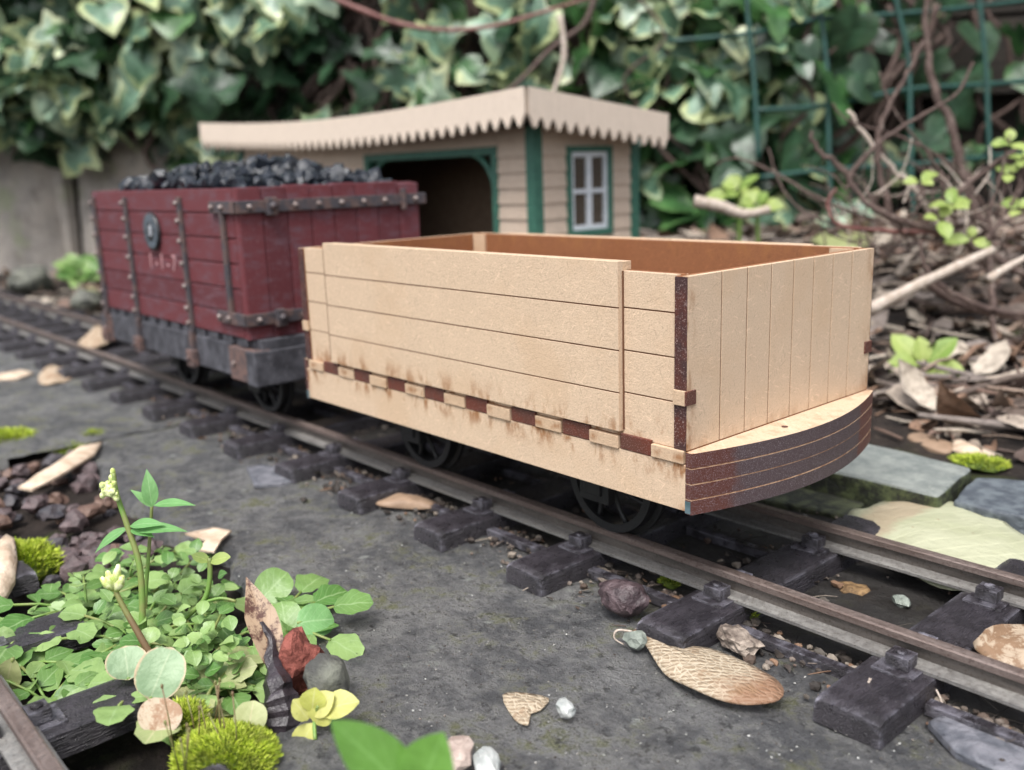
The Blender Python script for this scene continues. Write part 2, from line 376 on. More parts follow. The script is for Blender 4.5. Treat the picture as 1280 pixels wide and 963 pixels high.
def m_ivy(name, c1, c2, margin, k=1.):
    M = NT(name, .33, .55); U = M.xyz(M.tc.outputs['UV'])
    c = M.mix(M.isl(), c1, c2)
    c = M.mix(M.math('MULTIPLY', M.ramp(M.noise(.55, 3), .45, .6), .5), c, [min(1, x*1.9) for x in c2])
    e = M.math('ADD', U[0], M.math('MULTIPLY', M.math('SUBTRACT', M.noise(.5, 3, .6), .5), 1.7))
    c = M.mix(M.math('MULTIPLY', M.math('MULTIPLY', M.ramp(e, .68, .86), k), M.ramp(M.isl(), .1, .5, .25, 1)), c, margin); M.col(c)
    M.bump(M.noise(2.2, 4), .15, .5)
    tr = M.n('ShaderNodeBsdfTranslucent'); M.l(c, tr.inputs[0]); mx = M.n('ShaderNodeMixShader'); mx.inputs[0].default_value = .18
    out = M.t.nodes['Material Output']; M.l(M.b.outputs[0], mx.inputs[1]); M.l(tr.outputs[0], mx.inputs[2]); M.l(mx.outputs[0], out.inputs[0])
    return M.m
MT['ivy_var'] = m_ivy('variegated ivy leaf', (.05, .12, .065), (.13, .22, .15), (.44, .50, .25))
MT['ivy_var2'] = m_ivy('pale variegated ivy leaf', (.16, .26, .18), (.28, .36, .26), (.56, .60, .36))
MT['ivy_green'] = m_ivy('green ivy leaf', (.02, .06, .022), (.045, .115, .035), (.10, .20, .06), .5)
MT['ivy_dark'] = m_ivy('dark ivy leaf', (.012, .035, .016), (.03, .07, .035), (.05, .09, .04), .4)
MT['cress'] = m_leafmat('cress leaf', (.085, .21, .04), (.32, .46, .16), .4, (.36, .50, .24), .28)
MT['cress_pale'] = m_leafmat('pale yellowing leaf', (.34, .40, .17), (.46, .46, .22), .5, (.55, .5, .3), .25)
MT['lime'] = m_leafmat('bright lime leaf', (.20, .32, .06), (.38, .46, .13), .5, (.5, .55, .2), .3)
MT['fresh'] = m_leafmat('fresh green leaf', (.10, .24, .03), (.15, .33, .06), .45, (.2, .4, .1), .35)
MT['stem'] = m_simple('green stem', (.14, .26, .05), (.20, .22, .07), 2, .5)
MT['stem_brown'] = m_simple('purplish stem', (.16, .10, .05), (.18, .20, .06), 1.2, .5)
MT['bud'] = m_simple('pale flower buds', (.40, .50, .12), (.75, .78, .45), 6, .6)
def m_isl(name, cols, rough=.7, bump=.03, bs=8):
    M = NT(name, rough, .35); r = M.n('ShaderNodeValToRGB'); r.color_ramp.interpolation = 'CONSTANT'; M.l(M.isl(), r.inputs[0])
    el = r.color_ramp.elements; el[0].color = (*cols[0], 1); el[1].position = 1/len(cols); el[1].color = (*cols[1], 1)
    for i, c in enumerate(cols[2:]): e = el.new((i+2)/len(cols)); e.color = (*c, 1)
    c = M.mix(M.math('MULTIPLY', M.ramp(M.noise(2.5, 4, .7), .4, .7), .55), r.outputs[0], (.05, .035, .025)); M.col(c); M.bump(M.noise(bs, 4), bump, 1); return M.m
MT['litter'] = m_isl('dead leaves and twigs', [(.27, .20, .155), (.17, .11, .085), (.36, .30, .245), (.10, .07, .06), (.22, .135, .09), (.22, .185, .165), (.45, .39, .32), (.12, .09, .075)])
MT['dead'] = m_leafmat('dead brown leaf', (.30, .19, .12), (.42, .30, .21), .6, (.5, .4, .3), .15)
MT['dead_pale'] = m_leafmat('bleached dead leaf', (.46, .36, .25), (.58, .48, .36), .65, (.3, .2, .12), .15, spots=(.33, .2, .12))
MT['curl'] = m_leafmat('curled brown leaf', (.17, .10, .055), (.32, .20, .12), .6, (.5, .4, .3), .1, False, spots=(.42, .33, .24))
MT['chip'] = m_simple('pale wood chip', (.42, .31, .22), (.62, .50, .38), 1.5, .75, .05, 6)
def m_grain(name, a, b, d, sc=(1, 9, 9), rough=.7):
    M = NT(name, rough, .3)
    c = M.mix(M.ramp(M.noise(1.6, 5, .7, M.map(sc)), .35, .7), a, b); c = M.mix(M.math('MULTIPLY', M.ramp(M.noise(3, 4, .7), .55, .7), .7), c, d)
    M.col(c); M.bump(M.noise(2.5, 5, .7, M.map(sc)), .08, .8); return M.m
MT['twig'] = m_grain('brown bark', (.065, .042, .036), (.13, .09, .075), (.24, .20, .17), (2, 2, 2))
MT['twig_pale'] = m_grain('bleached stick', (.38, .31, .25), (.55, .48, .42), (.2, .14, .1), (2, 2, 2))
MT['vine'] = m_simple('reddish vine', (.14, .045, .038), (.22, .10, .085), 2, .5)
MT['clap'] = m_grain('pinkish beige clapboard', (.58, .46, .36), (.66, .53, .42), (.48, .37, .28), (1, 1, 6), .75)
MT['val'] = m_grain('pale pink beige valance', (.68, .57, .47), (.76, .64, .53), (.60, .49, .40), (8, 8, .6), .75)
MT['green'] = m_simple('dull green paint', (.035, .12, .085), (.05, .16, .11), 3, .5, .01)
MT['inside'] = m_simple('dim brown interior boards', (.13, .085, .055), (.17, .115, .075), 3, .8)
MT['roof'] = m_simple('dark roofing felt', (.05, .06, .06), (.09, .10, .10), 3, .8, .05)
MT['sash'] = m_simple('white window paint', (.62, .66, .70), (.72, .75, .78), 3, .5)
def m_glass():
    M = NT('dim window glass', .08, .6); M.col((.16, .13, .10)); M.b.inputs['Transmission Weight'].default_value = .5; return M.m
MT['glass'] = m_glass()
def m_wall():
    M = NT('weathered garden wall stone', .8, .3)
    c = M.mix(M.ramp(M.noise(.09, 6, .7), .3, .7), (.26, .24, .22), (.52, .46, .40))
    c = M.mix(M.math('MULTIPLY', M.ramp(M.noise(.16, 5, .7), .52, .66), .7), c, (.30, .33, .20))
    c = M.mix(M.math('MULTIPLY', M.ramp(M.noise(.6, 5, .7), .55, .7), .5), c, (.10, .075, .06)); M.col(c); M.bump(M.noise(.5, 7, .7), .7, .8); return M.m
MT['wall'] = m_wall()
MT['board'] = m_grain('mossy timber board', (.09, .065, .035), (.24, .17, .07), (.03, .03, .015), (.15, .15, 1.5))
MT['board_dark'] = m_grain('dark timber', (.016, .013, .011), (.035, .028, .02), (.01, .008, .006), (.15, .15, 1.5))
MT['mesh'] = m_simple('dark green plastic mesh', (.003, .035, .027), (.005, .055, .042), 2, .45)
MT['mossy'] = m_isl('bright moss', [(.36, .46, .03), (.46, .54, .05), (.24, .34, .02), (.52, .60, .09), (.32, .42, .03)], .7, .01)
MT['moss_base'] = m_simple('moss cushion base', (.05, .08, .01), (.12, .17, .02), 3, .8)
MT['red_stone'] = m_simple('rough red stone', (.13, .03, .02), (.26, .075, .055), 5, .8, .12, 7)
MT['gravel'] = [m_simple('purple brown gravel', (.05, .036, .038), (.12, .085, .085), 2, .6, .05, 6), m_simple('dark gravel', (.025, .024, .03), (.07, .06, .065), 2, .5, .05, 6),
                m_simple('rusty gravel', (.09, .05, .038), (.16, .10, .075), 2, .6, .05, 6)]
MT['stick_black'] = m_simple('dark rotten husk', (.016, .012, .015), (.05, .04, .048), 2, .4, .05, 6)
MT['pebble'] = m_simple('pale grey pebble', (.30, .32, .31), (.48, .49, .47), 3, .7, .06, 7)
MT['pebble_green'] = m_simple('greenish pebble', (.13, .15, .13), (.26, .29, .25), 3, .7, .06, 7)
MT['pebble_pink'] = m_simple('pinkish pebble', (.28, .21, .18), (.46, .37, .32), 3, .7, .06, 7)
def m_wing():
    M = NT('net veined seed wing', .6, .35); wv = M.n('ShaderNodeTexWave'); wv.inputs['Scale'].default_value = 2.6; wv.inputs['Distortion'].default_value = 5; wv.inputs['Detail'].default_value = 4; wv.inputs['Detail Scale'].default_value = 2.2
    M.l(M.map((1, 1, 1), (0, 0, .95)), wv.inputs[0]); v2 = M.vor(5, M.map((1.0, 1.6, 1), (0, 0, -.6)), 'Distance', 'DISTANCE_TO_EDGE')
    k = M.ramp(wv.outputs['Fac'], .35, .8, .75, 0); c = M.mix(k, (.40, .33, .24), (.19, .135, .085)); c = M.mix(M.ramp(v2, .02, .07, .7, 0), c, (.50, .43, .33))
    X = M.xyz(); c = M.mix(M.math('MULTIPLY', M.ramp(M.math('ADD', X[0], M.math('MULTIPLY', M.noise(1.2, 5, .7), 1.6)), 1.2, 2.2), .8), c, (.20, .095, .05)); c = M.mix(M.math('MULTIPLY', M.ramp(M.noise(1.4, 5, .7), .55, .68), .7), c, (.22, .13, .07)); M.col(c); M.bump(v2, .06, 1)
    return M.m
MT['wing'] = m_wing()
MT['bigleaf'] = m_leafmat('yellowed fallen leaf', (.48, .47, .27), (.55, .54, .33), .5, (.6, .6, .4), .2, False, vk=0)
def m_bigleaf():
    M = NT('pale yellowed fallen leaf', .5, .4)
    c = M.mix(M.ramp(M.noise(.5, 4), .3, .7), (.33, .34, .22), (.41, .415, .29)); wv = M.n('ShaderNodeTexWave'); wv.inputs['Scale'].default_value = .55; wv.inputs['Distortion'].default_value = 2.5; M.l(M.map((1, 1, 1), (0, 0, .5)), wv.inputs[0]); c = M.mix(M.ramp(wv.outputs['Fac'], .93, .99, 0, .22), c, (.6, .6, .42)); 
    X = M.xyz(); k = M.math('ADD', M.ramp(M.math('ABSOLUTE', M.math('ADD', X[0], 1.35)), .2, 1.5, 1, 0), M.math('MULTIPLY', M.math('SUBTRACT', M.noise(.9, 5, .7), .5), 1.2))
    c = M.mix(M.math('MULTIPLY', M.ramp(k, .55, .95), .6), c, (.30, .20, .14))
    c = M.mix(M.ramp(M.noise(3.5, 3), .70, .74), c, (.2, .1, .05)); M.col(c); M.bump(M.noise(1.6, 5), .15, .7); return M.m
MT['bigleaf'] = m_bigleaf()

# ---------------------------------------------------------------- ground
# The garden wall runs behind everything: W0 + s*WU, towards the camera is WN
W0 = Vector((-118, 18, 0)); WU = Vector((.868, .497, 0)).normalized(); WN = Vector((WU.y, -WU.x, 0))
def wall_pt(s, off, z): p = W0+WU*s+WN*off; return Vector((p.x, p.y, z))
def ground_z(x, y):
    P = Vector((x, y, 0))-W0; s = P.dot(WU); off = P.dot(WN)
    rise = max(0, min(1, (s-52)/34))*max(0, min(1, (60-off)/48))**1.1*4.8
    z = -3.45+rise + .35*fbm(x*.09, y*.09, 3)+.12*fbm(x*.5, y*.5, 7)
    if y > 10: z += .15*fbm(x*1.1, y*1.1, 1)+min(.35, (y-10)*.08)
    if y < -5: z -= min(.35, (-5-y)*.12)
    return z
bm = B()
def axis(a, b, lo, hi, fine, coarse):
    out = [a]
    while out[-1] < b:
        t = out[-1]; st = fine if lo <= t < hi else coarse
        out.append(t+st)
    return out
xs = [-900, -500, -300]+axis(-200, 90, -70, 14, .8, 5)+[200, 500, 900]; ys = [-900, -400, -150]+axis(-60, 120, -16, 60, .8, 5)+[250, 500, 900]
G = [[bm.verts.new((x, y, ground_z(x, y))) for y in ys] for x in xs]
for i in range(len(xs)-1):
    for j in range(len(ys)-1): bm.faces.new((G[i][j], G[i+1][j], G[i+1][j+1], G[i][j+1]))
tag(obj('ground', bm, MT['soil'], smooth=True), kind='structure')
def slab(name, edge_lo, x0, x1, yhi, z0, step=.25):
    """concrete slab between a ragged near edge y = edge_lo(x) and y = yhi"""
    bm = B(); n = int((x1-x0)/step); cols_ = []
    for i in range(n+1):
        x = x0+(x1-x0)*i/n; ylo = edge_lo(x)+.35*fbm(x*.6, 0, 5); m = int((yhi-(-14))/(.17 if step < .3 else .4)); c_ = []
        for j in range(m+1):
            y = ylo+(yhi-ylo)*j/m
            ed = min(1, j/3, (m-j)/3, i/3, (n-i)/3)
            z = z0+.05*fbm(x*.5, y*.5, 2)+.04*fbm(x*1.8, y*1.8, 9, 5)-.03*max(0, fbm(x*1.1, y*1.1, 20, 5)-.35)-(1-ed)**2*.22
            c_.append(bm.verts.new((x, y, z)))
        c_.insert(0, bm.verts.new((x, ylo-.05, z0-1))); c_.append(bm.verts.new((x, yhi+.05, z0-1))); cols_.append(c_)
    for i in range(n):
        for j in range(len(cols_[0])-1): bm.faces.new((cols_[i][j], cols_[i+1][j], cols_[i+1][j+1], cols_[i][j+1]))
    return tag(obj(name, bm, MT['slab'], smooth=True), kind='structure')
def lerp_edge(pts):
    def f(x):
        if x <= pts[0][0]: return pts[0][1]
        for (a, b), (c, d) in zip(pts, pts[1:]):
            if x <= c: return b+(d-b)*(x-a)/(c-a)
        return pts[-1][1]
    return f
slab('paving', lerp_edge([(-28, -3.6), (-25, -4.6), (-22, -5.2), (-16, -5.5), (-12, -5.2), (-8, -5.9), (-5, -7.2), (-3, -8.6), (0, -12), (4, -16)]), -27.9, 22, 9.6, -3.05, .17)
slab('pavement', lerp_edge([(-75, -10), (-45, -8.6), (-34, -8), (-28, -6.8)]), -110, -28.3, 9.4, -3.0, .6)

# ---------------------------------------------------------------- track
def rail_prof(y, zt):
    hw, fw = .15, .36; zb = zt-.56
    return [(y-hw, zt-.02), (y-hw+.04, zt), (y+hw-.04, zt), (y+hw, zt-.02), (y+hw, zt-.15), (y+.05, zt-.2), (y+.05, zb+.13), (y+fw, zb+.07), (y+fw, zb), (y-fw, zb), (y-fw, zb+.07), (y-.05, zb+.13), (y-.05, zt-.2), (y-hw, zt-.15)]
def make_rail(y, x0, x1, zt, parent):
    bm = B(); fs = prism(bm, rail_prof(y, zt), 0, x0, x1)
    for f in fs:
        c = f.calc_center_median(); f.material_index = 0 if c.z > zt-.19 else 2 if abs(f.normal.y) > .9 and c.z > zt-.5 else 1
    return obj('rail', bm, [MT['railhead'], MT['railfoot'], MT['railweb']], parent)
def make_sleeper(parent, x, yc, ztop, rl, seed):
    org = Vector((x, yc, ztop)); hl = 4.55; w_ = .64; h = .54
    bm = B(); nx, ny = 10, 60
    top = {}
    for i in range(nx+1):
        for j in range(ny+1):
            u = i/nx*2-1; v_ = j/ny*2-1
            xx = x+u*w_; yy = yc+v_*hl
            e = max(0, abs(u)-.8)/.2; e2 = max(0, abs(v_)-.975)/.025
            z = ztop-.035*e**2-.05*e2**2 - (.09*max(0, noise.noise(Vector((xx*2.3+seed, v_*3, seed)))) if e2 > 0 else 0)+.012*noise.noise(Vector((xx*5+seed, yy*.6, seed)))
            top[i, j] = bm.verts.new((xx, yy, z))
    for i in range(nx):
        for j in range(ny): bm.faces.new((top[i, j], top[i+1, j], top[i+1, j+1], top[i, j+1]))
    loop = [(i, 0) for i in range(nx)]+[(nx, j) for j in range(ny)]+[(i, ny) for i in range(nx, 0, -1)]+[(0, j) for j in range(ny, 0, -1)]
    mid = {}; bot = {}
    for k in loop:
        c = top[k].co; sx = 1+.03*0; out = Vector((c.x-x, c.y-yc, 0)); ox = .015*(1 if out.x > 0 else -1) if abs(out.x) > w_*.95 else 0; oy = .02*(1 if out.y > 0 else -1) if abs(out.y) > hl*.99 else 0
        mid[k] = bm.verts.new((c.x+ox, c.y+oy, ztop-.22)); bot[k] = bm.verts.new((c.x+ox*1.6, c.y+oy*1.3, ztop-h))
    for a, b in zip(loop, loop[1:]+loop[:1]):
        bm.faces.new((top[a], mid[a], mid[b], top[b])); bm.faces.new((mid[a], bot[a], bot[b], mid[b]))
    bmesh.ops.recalc_face_normals(bm, faces=bm.faces[:])
    s = obj('sleeper', bm, MT['sleeper'], parent, origin=org, smooth=True)
    for yr in rl:
        for sd_ in (-1, 1):
            bm = B(); yb = yr+sd_*.36
            y0, y1 = sorted((yb-sd_*.12, yb+sd_*.50)); box(bm, x-.41, x+.41, y0, y1, ztop-.02, ztop+.05, 0, .015)
            y0, y1 = sorted((yb-sd_*.12, yb+sd_*.29)); box(bm, x-.235, x+.235, y0, y1, ztop+.05, ztop+.33, 0, .025)
            cyl(bm, (x, (y0+y1)/2, ztop+.32), 2, .12, .06, 6)
            obj('rail_chair', bm, MT['sleeper'], s, origin=org)
    return s
def make_track(x0, x1, yc, zt, sleepers, label):
    root = empty('railway_track', (x1, yc, zt-1.3), label, 'model track')
    rl = (yc-2.07, yc+2.07)
    for y in rl: make_rail(y, x0, x1, zt, root)
    for k, x in enumerate(sleepers): make_sleeper(root, x, yc, zt-.56, rl, k*3.7)
    for y in (rl[0]-.75, rl[1]-.85):
        xs_ = sorted(sleepers)
        for k, (a, b) in enumerate(zip(xs_, xs_[1:])):
            if k % 5 == 3 and y > rl[0]: continue
            bm = B(); box(bm, a+.7, b-.7, y-.14, y+.14, zt-1.08, zt-.84, 0, .03)
            obj('tie_strip', bm, MT['sleeper'], root)
    return root
ZR = -1.95
sl_x = [8.6, 4.28, -.1, -4.5, -8.55, -12.75, -17.0]+[-21.2-4.25*k for k in range(24)]
make_track(-122, 14, 3.84, ZR, sl_x, 'long straight model railway track of brown rails on dark sleepers under both wagons')
make_track(-30, 2, -14.15, -2.1, [-2.0, -6.2, -10.4, -14.6, -18.8, -23, -27.2], 'second model track at the bottom left corner, a rail end and dark sleepers among cress')

# ---------------------------------------------------------------- wheels
def make_wheel(parent, x, yo, yi, r=1.42):
    """yo outer face, yi flange side; yo<yi or yo>yi"""
    s = 1 if yi > yo else -1; zc = ZR+r; n = 40
    bm = B(); prof = [(r-.22, yo), (r, yo), (r, yo+s*.32), (r+.16, yo+s*.34), (r+.16, yo+s*.46), (r-.22, yo+s*.46)]
    rings = []
    for k in range(n):
        a = 2*math.pi*k/n; rings.append([bm.verts.new((x+rr*math.cos(a), y, zc+rr*math.sin(a))) for rr, y in prof])
    for k in range(n):
        for j in range(len(prof)): bm.faces.new((rings[k][j], rings[(k+1) % n][j], rings[(k+1) % n][(j+1) % len(prof)], rings[k][(j+1) % len(prof)]))
    bmesh.ops.recalc_face_normals(bm, faces=bm.faces[:])
    w_ = obj('wheel', bm, MT['black'], parent, origin=(x, yo, zc), smooth=True)
    bm = B()
    for k in range(8):
        a = 2*math.pi*k/8+.2
        P = [(x+q*math.cos(a+.25*(q/r)), yo+s*(.16+.1*(1-q/r)*-1), zc+q*math.sin(a+.25*(q/r))) for q in (.2, .5, .8, 1.05, r-.18)]
        tube(bm, P, [.10, .08, .07, .07, .09], 6)
    obj('spoke', bm, MT['black'], w_, origin=(x, yo, zc))
    bm = B(); cyl(bm, (x, yo+s*-.02, zc), 1, .3, s*.42, 18); obj('hub', bm, MT['black'], w_, origin=(x, yo, zc))
def make_running_gear(parent, xs_, yc):
    for x in xs_:
        make_wheel(parent, x, yc-2.2, yc-1.74); make_wheel(parent, x, yc+2.2, yc+1.74)
        bm = B(); tube(bm, [(x, yc-2.75, ZR+1.42), (x, yc+2.75, ZR+1.42)], .12, 10); obj('axle', bm, MT['axle'], parent)
        for sd_ in (-1, 1):
            bm = B(); y = yc+sd_*2.62
            box(bm, x-.5, x+.5, y-.14, y+.14, ZR+.95, ZR+1.98, 0, .05); box(bm, x-.28, x+.28, y+sd_*.1-.12, y+sd_*.1+.12, ZR+1.15, ZR+1.75, 0, .05)
            obj('axle_box', bm, MT['black'], parent)

# ---------------------------------------------------------------- pale fibreboard open wagon (front)
WX0, WX1, WY0, WY1 = -16.0, 0.0, 0.0, 7.68
wagon = empty('open_wagon', (-8, 3.84, ZR), 'unpainted pale fibreboard open wagon with curved dark end beam, nearest on the track', 'wagon')
ZD = 1.35                                  # deck top
def plank_panel(name, x0, x1, y0, y1, z0, z1, lines, axis_, out, mats, parent, gap=.035, dp=.03):
    """board with engraved grooves (dark bottom) on the face at out (coordinate side)"""
    bm = B()
    if axis_ == 'z':       # horizontal planks, grooves at z
        yb = y0+dp if out < 0 else y1-dp
        box(bm, x0, x1, *( (yb, y1) if out < 0 else (y0, yb) ), z0, z1, 0)
        for g in lines: box(bm, x0, x1, *((yb-.006, yb) if out < 0 else (yb, yb+.006)), g-gap/2-.004, g+gap/2+.004, 1)
        zz = [z0]+list(lines)+[z1]
        for i, (a, b) in enumerate(zip(zz, zz[1:])):
            a2 = a+(gap/2 if i else 0); b2 = b-(gap/2 if i < len(zz)-2 else 0)
            box(bm, x0, x1, *((y0, yb+.002) if out < 0 else (yb-.002, y1)), a2, b2, 0, .006)
    else:                  # vertical planks on the +x or -x face, grooves at y
        xb = x1-dp if out > 0 else x0+dp
        box(bm, *((x0, xb) if out > 0 else (xb, x1)), y0, y1, z0, z1, 0)
        for g in lines: box(bm, *((xb, xb+.006) if out > 0 else (xb-.006, xb)), g-gap/2-.004, g+gap/2+.004, z0, z1, 1)
        yy = [y0]+list(lines)+[y1]
        for i, (a, b) in enumerate(zip(yy, yy[1:])):
            a2 = a+(gap/2 if i else 0); b2 = b-(gap/2 if i < len(yy)-2 else 0)
            box(bm, *((xb-.002, x1) if out > 0 else (x0, xb+.002)), a2, b2, z0, z1, 0, .006)
    return obj(name, bm, mats, parent)
T = .32; ZT = 5.07; pl = [2.36, 3.32, 4.27]
# long sides: a thin outer grooved skin, an inner scorched skin
for ys_, out in ((0.06, -1), (WY1-.06, 1)):
    a, b = (ys_, ys_+.14) if out < 0 else (ys_-.14, ys_)
    s = plank_panel('side_panel', WX0+T, WX1-T, a, b, ZD, ZT, pl, 'z', out, [MT['mdf'], MT['line']], wagon)
    a2, b2 = (ys_+.142, ys_+.34) if out < 0 else (ys_-.34, ys_-.142)
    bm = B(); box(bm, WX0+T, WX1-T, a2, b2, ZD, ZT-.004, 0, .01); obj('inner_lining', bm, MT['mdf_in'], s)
    for xc in (WX0+T+.35, WX1-T-.35):
        y_ = b2 if out < 0 else a2; bm = B()
        box(bm, xc-.32, xc+.32, *sorted((y_, y_-out*.1)), ZD, ZT-.02, 0, .01)
        obj('corner_fillet', bm, MT['mdf_tab'], s)
# the drop door on each long side
for yf, out in ((-.10, -1), (WY1+.10, 1)):
    a, b = (yf, .058) if out < 0 else (WY1-.058, yf)
    d = plank_panel('drop_door', -14.2, -1.8, a, b, 1.47, 5.28 if out < 0 else 5.09, pl, 'z', out, [MT['mdf'], MT['line']], wagon)
    if out > 0: continue
    bm = B(); yy = (.20, .34) if out < 0 else (WY1-.34, WY1-.2)
    box(bm, -14.2, -1.8, yy[0]-.14 if out < 0 else yy[0], yy[1]-.0 if out < 0 else yy[1]+.14, ZT+.002, 5.27, 0, .01); obj('door_cap', bm, MT['mdf_tab'], d)
    for xe in (-1.8, -14.2):
        bm = B(); s_ = 1 if xe > -8 else -1; x0, x1 = sorted((xe+s_*.004, xe+s_*(.035 if s_ > 0 else .26))); box(bm, x0, x1, *( (0.03, .058) if out < 0 else (WY1-.058, WY1-.03)), 1.5, ZT, 0); obj('door_gap_shade', bm, MT['line'], d)  # dark strips paint the shaded slots along the door edges
# ends
ylines = [1.19, 2.12, 3.04, 3.95, 4.81, 5.68, 6.58]
for xe, out in ((WX1, 1), (WX0, -1)):
    a, b = (xe-.14, xe) if out > 0 else (xe, xe+.14)
    e = plank_panel('end_panel', a, b, .03, WY1-.03, ZD, ZT-.02, ylines, 'y', out, [MT['mdf_end'], MT['line']], wagon, .048)
    a2, b2 = (xe-T, xe-.142) if out > 0 else (xe+.142, xe+T)
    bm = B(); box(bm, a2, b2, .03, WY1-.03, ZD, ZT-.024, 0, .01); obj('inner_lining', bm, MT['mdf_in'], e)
    # charred cut edges shown on the long sides, with the finger joint
    for ysd, yd in ((.0, -1), (WY1, 1)):
        y0, y1 = sorted((ysd+.0, ysd-yd*.028)); x0, x1 = sorted((xe-out*.0-out*.004, xe-out*T))
        bm = B(); box(bm, x0, x1, y0, y1, ZD, 2.33, 0, .008); box(bm, x0, x1, y0, y1, 2.66, ZT-.03, 0, .008); obj('charred_edge', bm, MT['char'], e)
        bm = B(); y0, y1 = sorted((ysd+yd*.05, ysd-yd*.1)); box(bm, min(x0, x1)-.0, max(x0, x1), y0, y1, 2.335, 2.655, 0, .012); obj('finger_joint', bm, MT['mdf_tab'], e)
        bm = B(); x0, x1 = sorted((xe+out*.035, xe-out*.1)); y0, y1 = sorted((ysd+yd*.045, ysd-yd*.30)); box(bm, x0, x1, y0, y1, 2.34, 2.65, 0, .012); obj('finger_end', bm, MT['char_red'], e)
# deck with alternating tabs
bm = B(); box(bm, WX0+.01, WX1-.01, .06, WY1-.06, 1.03, ZD-.002, 0); obj('deck', bm, MT['mdf_in'], wagon)
pt = .9375*16/15.0*.9375*16/14.95 if False else .93
for i in range(17):
    x1 = -i*.93-(.02 if i == 0 else 0); x0 = max(-(i+1)*.93, -16.0)
    if x1 <= -15.95: break
    for ysd, yd in ((0, -1), (WY1, 1)):
        lit = (i % 2 == 0) or i >= 16
        pr = .045+R.uniform(-.012, .02) if lit else .015
        y0, y1 = sorted((ysd+yd*pr, ysd-yd*.059))
        bm = B(); dz = R.uniform(-.02, .02) if lit else 0
        box(bm, x0+.015, x1-.015, y0, y1, 1.045+dz, 1.34+dz*.5 if lit else 1.41, 0, .018)
        obj('light_tab' if lit else 'charred_tab', bm, MT['mdf_tab'] if lit else MT['char_red'], wagon)
# sole beams
for ysd, yd in ((0, -1), (WY1, 1)):
    y0, y1 = sorted((ysd, ysd-yd*.6)); bm = B()
    box(bm, WX0+.0, WX1-.005, y0, y1, 0, 1.035, 0, .012); obj('sole_beam', bm, MT['mdf_sole'], wagon)
# curved end beams, four layers
for xe, out in ((WX1, 1), (WX0, -1)):
    root_ = None
    for k in range(4):
        z0 = -.05+k*.35; z1 = z0+.322
        def arc(ex): return [(xe+out*(.0+(.92+ex)*math.sin(math.pi*(.045+.91*j/24))**.9), WY0+.0+(WY1)*j/24) for j in range(25)]
        A = [(xe-out*(.0 if k < 3 else .0), -.0)]+arc(R.uniform(-.012, .012))+[(xe, WY1)]
        bm = B(); prism(bm, A, 2, z0, z1)
        for f in bm.faces: f.material_index = 1 if abs(f.normal.z) > .9 else 0
        o_ = obj('beam_layer', bm, [MT['beam'], MT['mdf_end']], wagon)
    bm = B(); A = [(xe, .03)]+[(xe+out*((.918)*math.sin(math.pi*(.045+.91*j/24))**.9), .03+(WY1-.06)*j/24) for j in range(25)]+[(xe, WY1-.03)]
    for k in range(3): prism(bm, A, 2, -.05+k*.35+.3215, -.05+(k+1)*.35+.0005)
    obj('glue_line', bm, m_simple('scorched line', (.26, .13, .07), (.50, .32, .20), 6, .7), wagon)
    bm = B(); cyl(bm, (xe+out*.42, 3.1, 1.334), 2, .075, .004, 14); obj('pin_hole', bm, MT['char'], wagon)
    bm = B(); prism(bm, [(-.006, -.03), (-.006, .25), (.1, .25), (.1, -.03)] if False else [(-.01, -.03), (-.01, .24), (.30, .24), (.30, -.03)], 0, min(xe, xe+out*.14), max(xe, xe+out*.14)); obj('painted_corner', bm, m_simple('bluish corner mark', (.05, .09, .10), (.10, .15, .17), 4, .6), wagon)
bm = B(); box(bm, WX0+.3, WX1-.3, 1.2, 1.55, -.35, 1.02, 0, .02); box(bm, WX0+.3, WX1-.3, WY1-1.55, WY1-1.2, -.35, 1.02, 0, .02); box(bm, WX0+.3, WX1-.3, 1.0, WY1-1.0, .5, 1.02, 0); obj('underframe', bm, MT['black'], wagon)  # floor block hung low to deepen the shade under the wagon
make_running_gear(wagon, (-11.75, -3.75), 3.84)

# ---------------------------------------------------------------- red wagon
RX0, RX1, RY0, RY1 = -35.6, -20.1, 0.0, 8.0
rw = empty('coal_wagon', (-27.8, 4.0, ZR), 'weathered crimson planked coal wagon with iron straps and the number 1-1-7, behind the pale one', 'wagon')
ZB, ZTR = 1.5, 7.06
def planks(name, xa, xb, ya, yb, zz, parent, vertical=None):
    bm = B()
    if vertical is None:
        box(bm, xa+.08, xb-.08, ya+.08, yb-.08, ZB, ZTR-.1)
        for a, b in zip(zz, zz[1:]): box(bm, xa, xb, ya, yb, a+.03, b-.03, 0, .035)
    else:
        box(bm, xa+.06, xb-.06, ya, yb, ZB, ZTR-.15)
        for a, b in zip(vertical, vertical[1:]): box(bm, xa, xb, a+.025, b-.025, ZB+.0, ZTR+R.uniform(-.08, .03), 0, .04)
    return obj(name, bm, MT['red'], parent)
zz = [ZB+(ZTR-ZB)*k/6 for k in range(7)]
rs = planks('side_planks', RX0, RX1-.42, RY0, RY0+.4, zz, rw); planks('side_planks', RX0, RX1-.42, RY1-.4, RY1, zz, rw)
vy = [RY0, .95, 1.95, 2.95, 3.95, 4.95, 5.95, 7.0, RY1]
planks('end_planks', RX1-.4, RX1, RY0, RY1, None, rw, vy); planks('end_planks', RX0, RX0+.4, RY0+.42, RY1-.42, None, rw, [RY0+.42]+vy[1:-1]+[RY1-.42])
bm = B(); box(bm, RX0+.3, RX1-.3, RY0+.3, RY1-.3, ZB, 6.3); obj('load_floor', bm, MT['coal'], rw)
